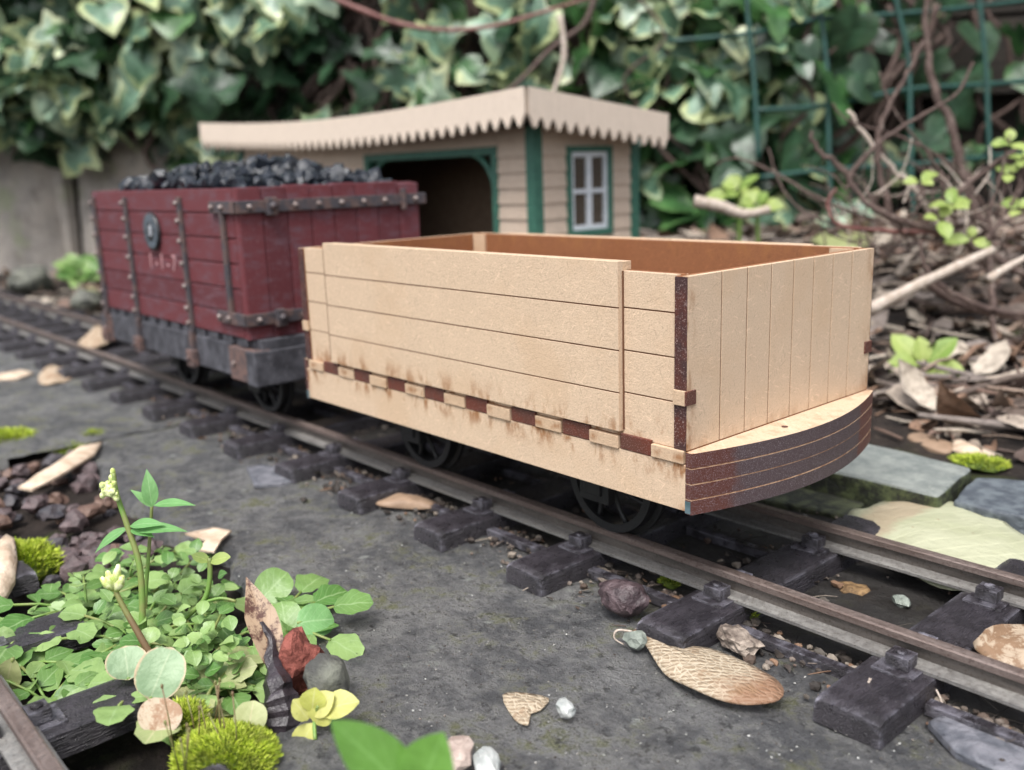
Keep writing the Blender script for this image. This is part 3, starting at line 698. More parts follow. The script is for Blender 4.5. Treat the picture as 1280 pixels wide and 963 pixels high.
def bolt(bm, x, y, z, ax, s):  # hexagonal head standing proud on the x or y face
    c = [x, y, z]; cyl(bm, c, ax, .115, s*.11, 6, r2=.09)
def strap(name, boxes, bolts, parent=rw, mat='iron'):
    bm = B()
    for b in boxes: box(bm, *b, 0, .03)
    s = obj(name, bm, MT[mat], parent)
    for q in bolts: bm = B(); bolt(bm, *q); obj('bolt', bm, MT['bolt'], s)
    return s
for yf, s_ in ((RY0, -1), (RY1, 1)):
    def yy(a, b): return sorted((yf+s_*a, yf+s_*b))
    for x, w_, zb in ((-35.35, .22, .2), (-31.15, .17, .15), (-25.15, .17, .25)):
        strap('vertical_strap', [(x-w_, x+w_, *yy(0, .14), zb+1.0, 6.75), (x-w_, x+w_, *yy(.0, .22), zb-.0, zb+1.15)], [(x-w_*.1-.08, yf+s_*.14, z, 1, s_) for z in (6.5, 5.8, 5.0, 4.1, 3.2, 2.3, 1.7)])
        bm = B(); box(bm, x-.3, x+.3, *yy(.05, .34), zb-.35, zb+.35, 0, .05); bolt(bm, x, yf+s_*.34, zb, 1, s_); obj('strap_foot', bm, MT['rust'], rw)
    strap('door_bar', [(-21.45, -21.15, *yy(0, .16), 2.3, 6.3)], [])
# corner bands around the end, upper and lower
for z, xl in ((6.35, -22.2), (2.25, -22.4)):
    strap('corner_band', [(xl, RX1+.16, -.17, -.01, z-.22, z+.22), (RX1+.01, RX1+.17, -.17, 8.25, z-.22, z+.22), (xl, RX1+.16, RY1+.01, RY1+.17, z-.22, z+.22)],
          [(xl+.3, -.17, z, 1, -1), (xl+1.1, -.17, z, 1, -1)]+[(RX1+.17, y, z, 0, 1) for y in (.35, 2.2, 3.2, 4.2, 5.2, 6.2, 7.7)])
    bm = B(); box(bm, RX1+.05, RX1+.34, 1.0, 1.42, z-.34, z+.32, 0, .06); cyl(bm, (RX1+.34, 1.21, z), 0, .15, .12, 8); obj('hinge_lug', bm, MT['iron'], rw)
    bm = B(); box(bm, RX1+.05, RX1+.30, 7.0, 7.18, z-.42, z+.42, 0, .04); obj('latch_pin', bm, MT['iron'], rw)
# underframe
for ya, yb in ((RY0-.02, RY0+.55), (RY1-.55, RY1+.02)):
    bm = B(); box(bm, RX0-.25, RX1-1.75, ya, yb, -.05, 1.2, 0, .05)
    for k in range(12):
        x = RX0+.3+k*1.28
        if x < RX1-.5: box(bm, x, x+.75, ya+.06, yb-.06, 1.19, 1.49, 0, .02)
    box(bm, RX0, RX1-.05, ya+.2, yb, 1.15, 1.498, 0); obj('sole_bar', bm, MT['frame'], rw)
    for xa, xb in ((RX1-1.75, RX1+.45), (RX0-.55, RX0+.7)):
        bm = B(); box(bm, xa, xb, ya-.09, yb, -.15, 1.14, 0, .05); o_ = obj('corner_plate', bm, MT['rust'] if True else None, rw)
        bm = B(); bolt(bm, xa+.45, ya-.09 if ya < 1 else yb, .5, 1, -1 if ya < 1 else 1); obj('bolt', bm, MT['bolt'], o_)
for xa, xb in ((RX1-.28, RX1+.5), (RX0-.6, RX0+.1)):
    bm = B(); box(bm, xa, xb, RY0-.14, RY1+.14, -.2, 1.12, 0, .06); obj('end_beam', bm, MT['frame'], rw)
    bm = B(); box(bm, xa-.1 if xa > -30 else xa+.1, xb-.16 if xa > -30 else xb, RY0+.28, RY1-.3, 1.125, 1.49, 0, .04); obj('beam_step', bm, MT['frame'], rw)
bm = B(); box(bm, RX0, RX1, 1.2, 6.8, .1, 1.4); obj('underframe', bm, MT['black'], rw)
make_running_gear(rw, (-30.5, -22.55), 3.84)
# emblem
EX, EZ = -28.25, 5.32
bm = B(); cyl(bm, (EX, -.005, EZ), 1, .78, -.16, 36); em = obj('emblem', bm, MT['enamel'], rw)
bm = B()
n = 36
for k in range(n):
    a, b = 2*math.pi*k/n, 2*math.pi*(k+1)/n
    q = [(EX+r*math.cos(t), -.175, EZ+r*math.sin(t)) for r, t in ((.42, a), (.70, a), (.70, b), (.42, b))]
    bm.faces.new([bm.verts.new(p) for p in q])
obj('emblem_ring', bm, MT['enamel_rim'], em)
def text(name, s, loc, size, mat, parent, rot=(math.pi/2, 0, 0), ext=.01):
    cu = bpy.data.curves.new(name, 'FONT'); cu.body = s; cu.size = size; cu.extrude = ext; cu.align_x = 'CENTER'; cu.align_y = 'CENTER'; cu.resolution_u = 3; cu.space_character = 1.22 if len(s) > 1 else 1
    t = bpy.data.objects.new(name, cu); col.objects.link(t); dg = bpy.context.evaluated_depsgraph_get()
    me = bpy.data.meshes.new_from_object(t.evaluated_get(dg)); bpy.data.objects.remove(t); me.materials.clear(); me.materials.append(mat)
    me.transform(Matrix.Rotation(rot[0], 4, 'X'))
    o = bpy.data.objects.new(name, me); col.objects.link(o); o.parent = parent; o.location = Vector(loc)-wloc(parent); return o
text('emblem_letter', '8', (EX, -.178, EZ), .62, MT['emblem_white'], em)
for ch, x in (('1', -29.0), ('-', -28.35), ('1', -27.75), ('-', -27.1), ('7', -26.45)): text('painted_figure', ch, (x, -.012, 4.02), .95, MT['lettering'], rw)
# coal lumps
lumps = []
for k in range(7):
    bm = B(); res = bmesh.ops.create_icosphere(bm, subdivisions=1, radius=.5)
    for v in bm.verts: v.co *= 1+R.uniform(-.32, .22)
    for _ in range(3):
        nrm = Vector((R.uniform(-1, 1), R.uniform(-1, 1), R.uniform(-1, 1))).normalized()
        bmesh.ops.bisect_plane(bm, geom=bm.verts[:]+bm.edges[:]+bm.faces[:], plane_co=nrm*.32, plane_no=nrm, clear_outer=True)
        bmesh.ops.holes_fill(bm, edges=bm.edges[:])
    me = bpy.data.meshes.new('coal_lump'); bm.to_mesh(me); bm.free(); me.materials.append(MT['coal']); lumps.append(me)
cnt = 0
for i in range(26):
    for j in range(11):
        x = RX0+2.3+i*.485+R.uniform(-.2, .2); y = .75+j*.66+R.uniform(-.2, .2)
        if x > RX1-.7: continue
        ht = 1.0*math.sin(math.pi*min(1, max(0, (x-RX0-1.6)/14.2)))**.5*math.sin(math.pi*(y/8))**.5
        if x > -25: ht *= max(.35, 1-(x+25)*.14)
        o = bpy.data.objects.new('coal_lump', lumps[R.randrange(7)]); col.objects.link(o)
        o.location = (x, y, 6.75+ht+R.uniform(-.15, .25)); o.rotation_euler = [R.uniform(0, 6.3) for _ in range(3)]; sc = R.uniform(.6, 1.1); o.scale = (sc, sc*R.uniform(.7, 1), sc*R.uniform(.6, .9))
        tag(o, 'black angular lump of coal heaped in the crimson wagon', 'coal lump', 'coal lumps heaped in the crimson wagon'); cnt += 1

# ---------------------------------------------------------------- station shelter
HX1, HX0, HY0, HY1 = -24.6, -58.0, 18.9, 26.6; HZ0, HZ1 = -3.4, 9.6
hut = empty('station_shelter', ((HX0+HX1)/2, HY0, HZ0), 'beige clapboard station shelter with green trim and scalloped canopy beyond the wagons', 'shelter')
OX0, OX1, OZ = -40.3, -27.9, 8.35          # open front
def clap(bm, a0, a1, face, z0, z1, ax, s, pitch=.82, mi=0):
    """lapped boards on the plane ax=face, facing s"""
    z = z0
    while z < z1-.01:
        zt = min(z+pitch, z1)
        q = [(face, z), (face+s*.16, z), (face+s*.05, zt), (face, zt)]
        if ax == 1: prism(bm, [(y, zz_) for y, zz_ in q], 0, a0, a1, mi)
        else:
            A = [bm.verts.new((x, a0, zz_)) for x, zz_ in q]; C_ = [bm.verts.new((x, a1, zz_)) for x, zz_ in q]
            fs = [bm.faces.new(A), bm.faces.new(C_[::-1])]+[bm.faces.new((A[i], C_[i], C_[(i+1) % 4], A[(i+1) % 4])) for i in range(4)]
            for f in fs: f.material_index = mi
            bmesh.ops.recalc_face_normals(bm, faces=fs)
        z += pitch
WY_0, WY_1, WZ_0, WZ_1 = 21.3, 24.25, 4.0, 8.25
bm = B()
box(bm, HX0, OX0-.35, HY0+.01, HY0+.3, HZ0, HZ1); box(bm, OX1+.35, HX1-.0, HY0+.01, HY0+.3, HZ0, HZ1); box(bm, OX0-.35, OX1+.35, HY0+.01, HY0+.3, OZ+.35, HZ1)
clap(bm, HX0, OX0-.35, HY0, HZ0, HZ1, 1, -1); clap(bm, OX1+.35, HX1-.3, HY0, HZ0, HZ1, 1, -1); clap(bm, OX0-.35, OX1+.35, HY0, OZ+.35, HZ1, 1, -1)
obj('front_wall', bm, MT['clap'], hut)
bm = B()
for y0, y1, z0, z1 in ((HY0+.3, WY_0, HZ0, HZ1), (WY_1, HY1, HZ0, HZ1), (WY_0, WY_1, HZ0, WZ_0), (WY_0, WY_1, WZ_1, HZ1)):
    box(bm, HX1-.3, HX1-.01, y0, y1, z0, z1); clap(bm, y0+.002, y1-.002, HX1-.008, z0, z1, 0, 1)
obj('side_wall', bm, MT['clap'], hut)
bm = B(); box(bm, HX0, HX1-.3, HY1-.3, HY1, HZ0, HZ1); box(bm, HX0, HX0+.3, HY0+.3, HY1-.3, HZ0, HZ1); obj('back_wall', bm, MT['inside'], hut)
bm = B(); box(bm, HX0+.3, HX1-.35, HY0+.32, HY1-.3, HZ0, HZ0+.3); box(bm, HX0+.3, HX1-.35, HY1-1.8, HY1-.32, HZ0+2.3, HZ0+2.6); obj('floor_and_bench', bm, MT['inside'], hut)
for x, y in ((HX1-.15, HY0-.0), (HX1-.1, HY1-.1), (HX0+.1, HY0)):
    bm = B(); box(bm, x-.32, x+.32, y-.32, y+.32, HZ0, HZ1, 0, .03); obj('corner_post', bm, MT['green'], hut)
bm = B(); box(bm, OX0-.35, OX0+.1, HY0-.2, HY0+.35, HZ0, OZ+.35, 0, .02); box(bm, OX1-.1, OX1+.35, HY0-.2, HY0+.35, HZ0, OZ+.35, 0, .02); box(bm, OX0+.1, OX1-.1, HY0-.18, HY0+.33, OZ-.1, OZ+.33, 0, .02); fr = obj('opening_frame', bm, MT['green'], hut)
for x, s_ in ((OX0+.05, 1), (OX1-.05, -1)):
    bm = B(); P = [(x+s_*(2.2*(1-math.cos(t))), HY0+.05, OZ-2.4+2.4*math.sin(t)) for t in [math.pi/2*k/8 for k in range(9)]]; tube(bm, P, .16, 6); obj('curved_bracket', bm, MT['green'], fr)
bm = B(); fx = HX1+.02
for q in ((WY_0-.3, WY_0+.02, WZ_0-.3, WZ_1+.3), (WY_1-.02, WY_1+.3, WZ_0-.3, WZ_1+.3), (WY_0+.02, WY_1-.02, WZ_1, WZ_1+.3), (WY_0+.02, WY_1-.02, WZ_0-.3, WZ_0+.05)): box(bm, fx-.25, fx+.22, *q, 0, .02)
wn = obj('window', bm, MT['green'], hut)
bm = B(); y0, y1, z0, z1 = WY_0+.03, WY_1-.03, WZ_0+.06, WZ_1-.01; fx -= .02; k = .26
for q in ((y0, y0+k, z0, z1), (y1-k, y1, z0, z1), (y0+k, y1-k, z1-k, z1), (y0+k, y1-k, z0, z0+k), ((y0+y1)/2-.2, (y0+y1)/2+.2, z0+k, z1-k), (y0+k, (y0+y1)/2-.2, (z0+z1)/2-.11, (z0+z1)/2+.11), ((y0+y1)/2+.2, y1-k, (z0+z1)/2-.11, (z0+z1)/2+.11)): box(bm, fx-.1, fx+.1, *q)
obj('sash', bm, MT['sash'], wn)
bm = B(); box(bm, fx-.05, fx-.02, y0+.02, y1-.02, z0+.02, z1-.02); obj('pane', bm, MT['glass'], wn)
# canopy: sagging front edge, falling to the back
CX0, CX1, CY0, CY1 = -60.2, -22.8, 16.7, 27.3
def ctop(x, y): 
    u = min(1, max(0, (CX1-x)/(CX1-CX0)))
    return 11.3+.55*u**2.2-1.1*math.sin(math.pi*u)*.42 - (y-CY0)*.105
bm = B(); N = 30
for i in range(N):
    xa = CX0+(CX1-CX0)*i/N; xb = CX0+(CX1-CX0)*(i+1)/N
    for z_off, fl in ((0, 0), (-.3, 1)):
        q = [bm.verts.new((x, y, ctop(x, y)+z_off-.03)) for x, y in ((xa, CY0+.1), (xb, CY0+.1), (xb, CY1-.1), (xa, CY1-.1))]; bm.faces.new(q[::-1] if fl else q)
bmesh.ops.remove_doubles(bm, verts=bm.verts[:], dist=.001); obj('canopy_roof', bm, MT['roof'], hut)
def valance(P, Q, n, h):
    """saw-toothed board from P to Q (points on the top edge)"""
    bm = B(); P, Q = Vector(P), Vector(Q); d = (Q-P); nn = Vector((d.y, -d.x, 0)).normalized()*.14
    for i in range(n):
        pts = []
        for t, lo in ((0, 0), (.2, -.28), (.4, -.62), (.5, -.68), (.6, -.62), (.8, -.28), (1, 0)):
            x = P+d*((i+t)/n); zt_ = ctop(x.x, x.y) if abs(d.y) < 1 else P.z+(Q.z-P.z)*((i+t)/n); pts.append((x, zt_, zt_-h+.68*.9+lo*.9-.6*.0))
        for (a, at_, ab), (b, bt_, bb) in zip(pts, pts[1:]):
            F_ = [Vector((a.x, a.y, ab)), Vector((b.x, b.y, bb)), Vector((b.x, b.y, bt_)), Vector((a.x, a.y, at_))]
            f1 = [bm.verts.new(p+nn) for p in F_]; f2 = [bm.verts.new(p-nn*.2) for p in F_]
            bm.faces.new(f1); bm.faces.new(f2[::-1]); bm.faces.new((f1[0], f2[0], f2[1], f1[1])); bm.faces.new((f1[3], f1[2], f2[2], f2[3]))
    bmesh.ops.remove_doubles(bm, verts=bm.verts[:], dist=.0005)
    return obj('scalloped_valance', bm, MT['val'], hut)
valance((CX0, CY0, 11.6), (CX1, CY0, 11.3), 42, 1.85)
valance((CX1, CY0, ctop(CX1, CY0)), (CX1, CY1, ctop(CX1, CY1)), 13, 1.9)
valance((CX0, CY1, ctop(CX0, CY1)), (CX0, CY0, ctop(CX0, CY0)), 13, 2.1)

# ---------------------------------------------------------------- garden wall, timber behind, mesh fence
gw = empty('garden_wall', wall_pt(60, 0, -4), 'weathered stone garden wall with a dark vertical joint at the left, under the ivy', 'wall')
sx = -60; 
while sx < 72:
    wd = R.uniform(17, 30); bm = B(); n1, n2 = 14, 10
    if sx < 8.5 < sx+wd: wd = 8.5-sx
    V = {}
    for i in range(n1+1):
        for j in range(n2+1):
            s = sx+.35+(wd-.7)*i/n1; z = -5+19*j/n2; e = min(1, min(i, n1-i)/1.5, (n2-j)/1.5)
            V[i, j] = bm.verts.new(wall_pt(s, 1.3*e+.9*fbm(s*.13, z*.13, 4), z))
    for i in range(n1):
        for j in range(n2): bm.faces.new((V[i, j], V[i+1, j], V[i+1, j+1], V[i, j+1]))
    bt = [bm.verts.new(wall_pt(sx+.3+(wd-.6)*i/n1, -6, 14)) for i in range(n1+1)]
    for i in range(n1): bm.faces.new((V[i, n2], V[i+1, n2], bt[i+1], bt[i]))
    obj('wall_stone', bm, MT['wall'], gw, smooth=True); sx += wd
bm = B(); q = [wall_pt(-60, -.8, -5), wall_pt(sx, -.8, -5), wall_pt(sx, -.8, 13), wall_pt(-60, -.8, 13)]; q2 = [p-WN*5 for p in q]
A = [bm.verts.new(p) for p in q]; C_ = [bm.verts.new(p) for p in q2]; bm.faces.new(A); bm.faces.new(C_[::-1])
for i in range(4): bm.faces.new((A[i], C_[i], C_[(i+1) % 4], A[(i+1) % 4]))
obj('mortar', bm, MT['soil'], gw)
tf = empty('timber_fence', wall_pt(60, -8, 0), 'old mossy horizontal timber boards showing through the ivy at the top', 'fence')
for k in range(6):
    bm = B(); z0 = 13+k*7.0; 
    P = [wall_pt(-70, -6, z0), wall_pt(240, -6, z0), wall_pt(240, -6, z0+6.6), wall_pt(-70, -6, z0+6.6)]
    A = [bm.verts.new(p) for p in P]; C_ = [bm.verts.new(p-WN*1.5) for p in P]; bm.faces.new(A); bm.faces.new(C_[::-1])
    for i in range(4): bm.faces.new((A[i], C_[i], C_[(i+1) % 4], A[(i+1) % 4]))
    obj('board', bm, MT['board'] if k == 2 else MT['board_dark'], tf)
bm = B(); P = [wall_pt(-70, -8.5, -5), wall_pt(240, -8.5, -5), wall_pt(240, -8.5, 60), wall_pt(-70, -8.5, 60)]; A = [bm.verts.new(p) for p in P]; C_ = [bm.verts.new(p-WN*1.5) for p in P]; bm.faces.new(A); bm.faces.new(C_[::-1]); obj('dark_backing', bm, MT['board_dark'], tf)  # dark sheet added to stand in for the unlit depth behind ivy and mesh
mf = empty('mesh_fence', at(1120, 380, 76), 'dark green plastic square mesh behind the twigs at the top right', 'mesh fence')
DM = 76
for P in ([(1018, -60), (1024, 0), (1034, 90), (1036, 180), (1040, 300)], [(1116, -60), (1120, 0), (1135, 70), (1138, 160), (1140, 235), (1146, 330)], [(1216, -60), (1224, 0), (1232, 80), (1236, 170), (1244, 300)], [(1312, -60), (1322, 60), (1330, 200)], [(928, -60), (936, 30), (944, 120), (948, 200)]):
    bm = B(); tube(bm, smoothline([at(x, y, DM) for x, y in P], 4), .22, 6); obj('strand', bm, MT['mesh'], mf)
for P in ([(830, -40), (930, -48), (1130, -70), (1330, -90)], [(835, 52), (940, 42), (1024, 24), (1120, 18), (1224, 8), (1340, -6)], [(940, 138), (1034, 132), (1135, 112), (1234, 106), (1340, 96)], [(950, 222), (1038, 212), (1138, 206), (1236, 196), (1340, 186)], [(1040, 300), (1144, 292), (1244, 284)]):
    bm = B(); tube(bm, smoothline([at(x, y, DM+.25) for x, y in P], 4), .22, 6); obj('strand', bm, MT['mesh'], mf)

# ---------------------------------------------------------------- ivy
def facing(tilt=1.0):
    d = Vector((R.uniform(-1, 1), R.uniform(-1, 1), R.uniform(-.3, .8)))*tilt
    return (WN*1.0+Vector((0, 0, .75))+d).normalized()
def ivy(label, regions, stems, sizes=(2.2, 3.8), mats=(.45, .2, .2)):
    root = empty('ivy', wall_pt(regions[0][0], 2, 0), label, 'ivy')
    bm = B()
    for s0, s1, z0, z1, o0, o1, n in regions:
        for _ in range(n):
            s = R.uniform(s0, s1); z = R.uniform(z0, z1)+1.5*fbm(s*.12, 0, 3); t = R.random(); off = o0+(o1-o0)*t
            nrm = facing(); d = Vector((R.uniform(-.8, .8), R.uniform(-.8, .8), R.uniform(-1.2, .1)))
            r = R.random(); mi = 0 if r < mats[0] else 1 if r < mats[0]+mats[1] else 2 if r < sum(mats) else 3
            if t < .3 and mi < 2: mi = 3  # leaves deep in the mass turn dark, shade put into their colour
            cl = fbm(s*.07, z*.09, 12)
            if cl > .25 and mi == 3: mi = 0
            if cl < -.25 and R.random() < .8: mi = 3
            if cl < -.36 and R.random() < .85: continue
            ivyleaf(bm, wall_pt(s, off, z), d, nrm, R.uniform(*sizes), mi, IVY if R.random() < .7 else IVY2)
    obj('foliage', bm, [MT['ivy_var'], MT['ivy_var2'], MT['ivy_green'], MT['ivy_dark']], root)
    bm = B()
    for _ in range(stems):
        s0, s1, z0, z1, o0, o1, n = R.choice(regions); s = R.uniform(s0, s1); z = z0; off = R.uniform(o0, (o0+o1)/2+1); P = []
        for k in range(7): P.append(wall_pt(s, off, z)); s += R.uniform(-4, 4); z += (z1-z0)/6*R.uniform(.6, 1.2); off += R.uniform(-1, 1)
        tube(bm, smoothline(P, 3), R.uniform(.12, .4), 5)
    obj('stem', bm, MT['twig'], root)
    return root
ivy('variegated ivy hanging over the stone wall at the left', [(-12, 45, 15, 42, 2, 11, 960), (-5, 28, 12.5, 18, 3, 7, 60), (28, 50, 7, 20, 2, 7, 120)], 60, (2.2, 4.4), (.46, .22, .14))
ivy('variegated ivy climbing behind the shelter canopy', [(40, 80, 8, 40, 0, 9, 620)], 60, (1.9, 4.0), (.36, .17, .20))
ivy('greener ivy growing right of the shelter, down to the soil', [(76, 92, -1, 24, 0, 8, 420), (86, 98, 2, 24, 4, 10, 110)], 24, (1.9, 3.9), (.20, .08, .36))
ivy('dark sparse ivy behind the green mesh at the top right', [(92, 118, 4, 26, -3, 3, 60)], 14, (2.2, 3.6), (.05, .02, .25))
def vine(name, label, P, D, r, mat, cat='branch'):
    bm = B(); pts = smoothline([at(x, y, D if not isinstance(D, tuple) else D[0]+(D[1]-D[0])*i/(len(P)-1)) for i, (x, y) in enumerate(P)], 5)
    org = pts[-1].copy()
    n = len(pts); tube(bm, pts, [r*(1-.45*i/n) for i in range(n)], 7, jit=.2)
    o = obj(name, bm, MT[mat], None, origin=org); return tag(o, label, cat)
vine('vine', 'reddish bare vine arching through the ivy above the canopy', [(405, -8), (440, 8), (500, 30), (560, 38), (620, 32), (690, 12), (760, -10)], 80, .26, 'vine', 'vine')
vine('vine', 'thin brown vine slanting down from the top centre over the ivy', [(745, -10), (730, 30), (690, 60), (640, 110), (600, 130)], 78, .28, 'twig', 'vine')
vine('vine', 'pale brown upright vine stem at the top centre, right of the red one', [(700, 20), (705, 70), (690, 120), (672, 150)], 76, .25, 'twig_pale', 'vine')

# ---------------------------------------------------------------- twiggy shrub on the right
sh = empty('shrub', on(1245, 420, -2.8), 'bare brown twiggy shrub with a few lime leaves at the right edge', 'shrub')
def limb(P, D, r, mat='twig', name='branch'):
    n = len(P); D0, D1 = D if isinstance(D, tuple) else (D, D)
    r *= .66; pts = smoothline([at(x, y, D0+(D1-D0)*i/(n-1)) for i, (x, y) in enumerate(P)], 6)
    for p in pts[1:-1]: p += Vector((R.uniform(-1, 1), R.uniform(-1, 1), R.uniform(-1, 1)))*r*.35
    m = len(pts); bm = B(); tube(bm, pts, [r*(.45+.55*i/m) for i in range(m)], 7, jit=.3); return obj(name, bm, MT[mat], sh)
limb([(1013, 165), (1022, 188), (1045, 205), (1080, 250), (1115, 272), (1180, 290), (1235, 318), (1285, 345)], 46, .34)
limb([(1290, 175), (1240, 208), (1200, 240), (1175, 275)], (46, 47), .34)
limb([(1217, 78), (1195, 118), (1150, 146), (1100, 178), (1068, 212), (1060, 236)], 47, .22)
limb([(1155, 52), (1130, 98), (1108, 140), (1098, 170), (1100, 215), (1112, 268)], 48, .30)
limb([(1060, 138), (1078, 165), (1110, 205), (1140, 235), (1172, 280), (1205, 310)], 50, .30, 'twig_pale')
limb([(1155, -20), (1160, 60), (1172, 120), (1195, 180), (1210, 240), (1240, 300)], 58, .55)
limb([(895, 205), (920, 198), (960, 212), (1010, 240), (1070, 268), (1140, 285), (1200, 296)], (52, 47), .18)
limb([(1045, 235), (1035, 255), (1048, 280), (1100, 288), (1180, 292)], 47, .2, 'vine')
limb([(1040, 130), (1060, 150), (1120, 170), (1180, 200), (1225, 250), (1240, 290)], 49, .18)
limb([(1278, 225), (1258, 265), (1236, 295), (1228, 330)], 45, .2)
limb([(1262, 170), (1252, 215), (1240, 255), (1236, 290)], 45, .16)
limb([(1290, 262), (1250, 280), (1235, 300)], 44, .16)
limb([(1150, 300), (1155, 330), (1180, 360), (1230, 385), (1290, 395)], 44, .26)
limb([(1140, 300), (1165, 275), (1180, 250), (1176, 215)], 48, .18)
limb([(1245, 430), (1240, 380), (1236, 330), (1232, 300)], (43.5, 46), .4)
limb([(1100, 90), (1112, 130), (1150, 180), (1190, 235), (1236, 295)], 50, .16)
limb([(960, 185), (975, 230), (1000, 262), (1050, 282), (1130, 290)], (54, 48), .14, 'twig')
for _ in range(95):
    x, y = R.uniform(1020, 1285), R.uniform(240, 330); a = R.uniform(-2.6, .3); L = R.uniform(35, 90)
    limb([(x+math.cos(a)*L, y+math.sin(a)*L), (x+math.cos(a+.3)*L*.5, y+math.sin(a+.3)*L*.5), (x, y)], (R.uniform(46, 56), 47), R.uniform(.05, .11), R.choice(['twig', 'twig', 'twig_pale']))
def clus(bm, c, k, s, up=Vector((0, 0, 1)), mi=0):
    a0 = R.uniform(0, 6); ax = (Vector((0, 0, 1))+(CAM-c).normalized()*.9+Vector((R.uniform(-.3, .3), R.uniform(-.3, .3), 0))).normalized(); e1 = ax.orthogonal().normalized(); e2 = ax.cross(e1)
    for i in range(k):
        a = a0+i*2.4; inner = i/k; d = e1*math.cos(a)+e2*math.sin(a)+ax*(.1+inner*1.0); n = ax-(e1*math.cos(a)+e2*math.sin(a))*.6
        leaf(bm, c+d*.1*s, d, n+Vector((R.uniform(-.3, .3), R.uniform(-.3, .3), 0)), s*R.uniform(.7, 1.2)*(1-.45*inner), s*.66*(1-.4*inner), oval, R.uniform(.2, .9), .2, mi, 6, .05)
for x, y, k, s in ((1262, 180, 4, 1.0), (1278, 200, 3, .9), (1262, 218, 3, .9), (1150, 228, 3, 1.0), (1190, 258, 5, 1.15), (1175, 275, 3, 1.1), (1215, 300, 3, 1.0), (1272, 262, 4, 1.0)):
    bm = B(); clus(bm, at(x, y, 45), k, s); obj('lime_leaves', bm, MT['lime'], sh)
def young(label, px, py, z, k, s, mat='lime', stem=True, h=1.0, D=None):
    g = on(px, py, z) if D is None else at(px, py, D)
    base = Vector((g.x, g.y, ground_z(g.x, g.y)-.05)) if D is None else Vector((g.x, g.y, max(ground_z(g.x, g.y), g.z-h)))
    root = empty('young_plant', base, label, 'plant'); bm = B(); clus(bm, g, k, s); obj('leaves', bm, MT[mat], root)
    bm = B(); tube(bm, smoothline([base, (base+g)/2+Vector((.15, .1, 0)), g], 4), .08*s, 6); obj('stem', bm, MT['stem'], root)
young('lime green rosette plant low beside the end of the pale wagon', 1155, 462, -2.0, 9, 1.95)
young('drooping lime plant on the litter above the rosette plant', 1140, 375, -1.4, 9, 1.9)
young('small paler leaf pair plant just below the pale stick', 1115, 392, -1.9, 4, 1.7, 'cress_pale')
young('green bushy plant under the shrub at the right edge', 1252, 348, -1.5, 14, 1.9, 'fresh')
young('yellow green sprig beside the ivy above the wagon corner', 922, 240, 0, 7, 2.0, D=62, h=6)
young('lime sprig just left of the pale curled stick', 945, 258, 0, 6, 1.8, D=60, h=5)
young('green low plant at the foot of the wall left of the crimson wagon', 100, 342, -1.6, 22, 2.6, 'cress')
young('lime sprig low behind the top of the end panel', 1110, 345, -1.4, 5, 1.6)
for lab, P, D, r, m in (('long pale straight stick lying beside the end panel', [(1085, 388), (1150, 355), (1242, 312)], 44, .33, 'twig_pale'),
        ('short bleached twig leaning in the litter behind the wagon corner', [(1122, 345), (1140, 318), (1160, 305)], 50, .2, 'twig_pale'),
        ('pale twig at the far right edge above the green plant', [(1235, 350), (1258, 335), (1290, 318)], 42, .22, 'twig_pale'),
        ('curled pale brown stick pointing left over the wagon top', [(868, 252), (900, 258), (930, 268), (962, 262)], 55, .42, 'twig_pale'),
        ('thin brown stick lying low behind the pale stick', [(1150, 345), (1200, 380), (1290, 402)], 46, .25, 'twig')):
    vine('stick', lab, P, D, r, m, 'stick')

# ---------------------------------------------------------------- leaf litter
def flake(bm, P, s, mi=0):
    a = R.uniform(0, 6.3); k = R.random()
    if k < .55:
        d = Vector((math.cos(a), math.sin(a), R.uniform(-.2, .35))); n = Vector((R.uniform(-.6, .6), R.uniform(-.6, .6), 1))
        leaf(bm, P, d, n, s*R.uniform(1, 2), s*R.uniform(.5, 1.1), R.choice([oval, lance, roundish]), R.uniform(-1.6, 1.6), R.uniform(-.3, .8), mi, 6, .15)
    else:
        L = s*R.uniform(1.2, 3.2); d = Vector((math.cos(a), math.sin(a), R.uniform(-.12, .25)))*L; r = R.uniform(.05, .2)*s*.6
        tube(bm, [P, P+d*.5+Vector((0, 0, R.uniform(-.1, .15)*s)), P+d], [r, r*.9, r*.6], 5, mi)
bm = B()
for _ in range(5200):
    s = R.uniform(52, 125); off = R.uniform(4, 82)**1.0; p = wall_pt(s, off, 0)
    if p.y < 19.5 or p.x < -60 and p.y < 30: continue
    if HX0-1 < p.x < HX1+1 and p.y < HY1+1: continue
    if p.x > 14: continue
    p.z = ground_z(p.x, p.y)+R.uniform(.0, .5); flake(bm, p, R.uniform(.8, 1.7))
for _ in range(520):
    x, y = R.uniform(-22, 9), R.uniform(17.5, 30); 
    if x < -12 and y < 27: continue
    flake(bm, Vector((x, y, ground_z(x, y)+R.uniform(0, .25))), R.uniform(.4, 1.0))
for _ in range(420):
    x, y = R.uniform(-110, -60), R.uniform(9.5, 30); p = Vector((x, y, 0))
    if (p-W0).dot(WN) < 2: continue
    p.z = ground_z(x, y)+R.uniform(0, .3); flake(bm, p, R.uniform(.8, 1.8))
tag(obj('leaf_litter', bm, MT['litter']), 'brown dead leaves, chips and twigs strewn over the soil by the wall', 'leaf litter', kind='stuff')
bm = B()
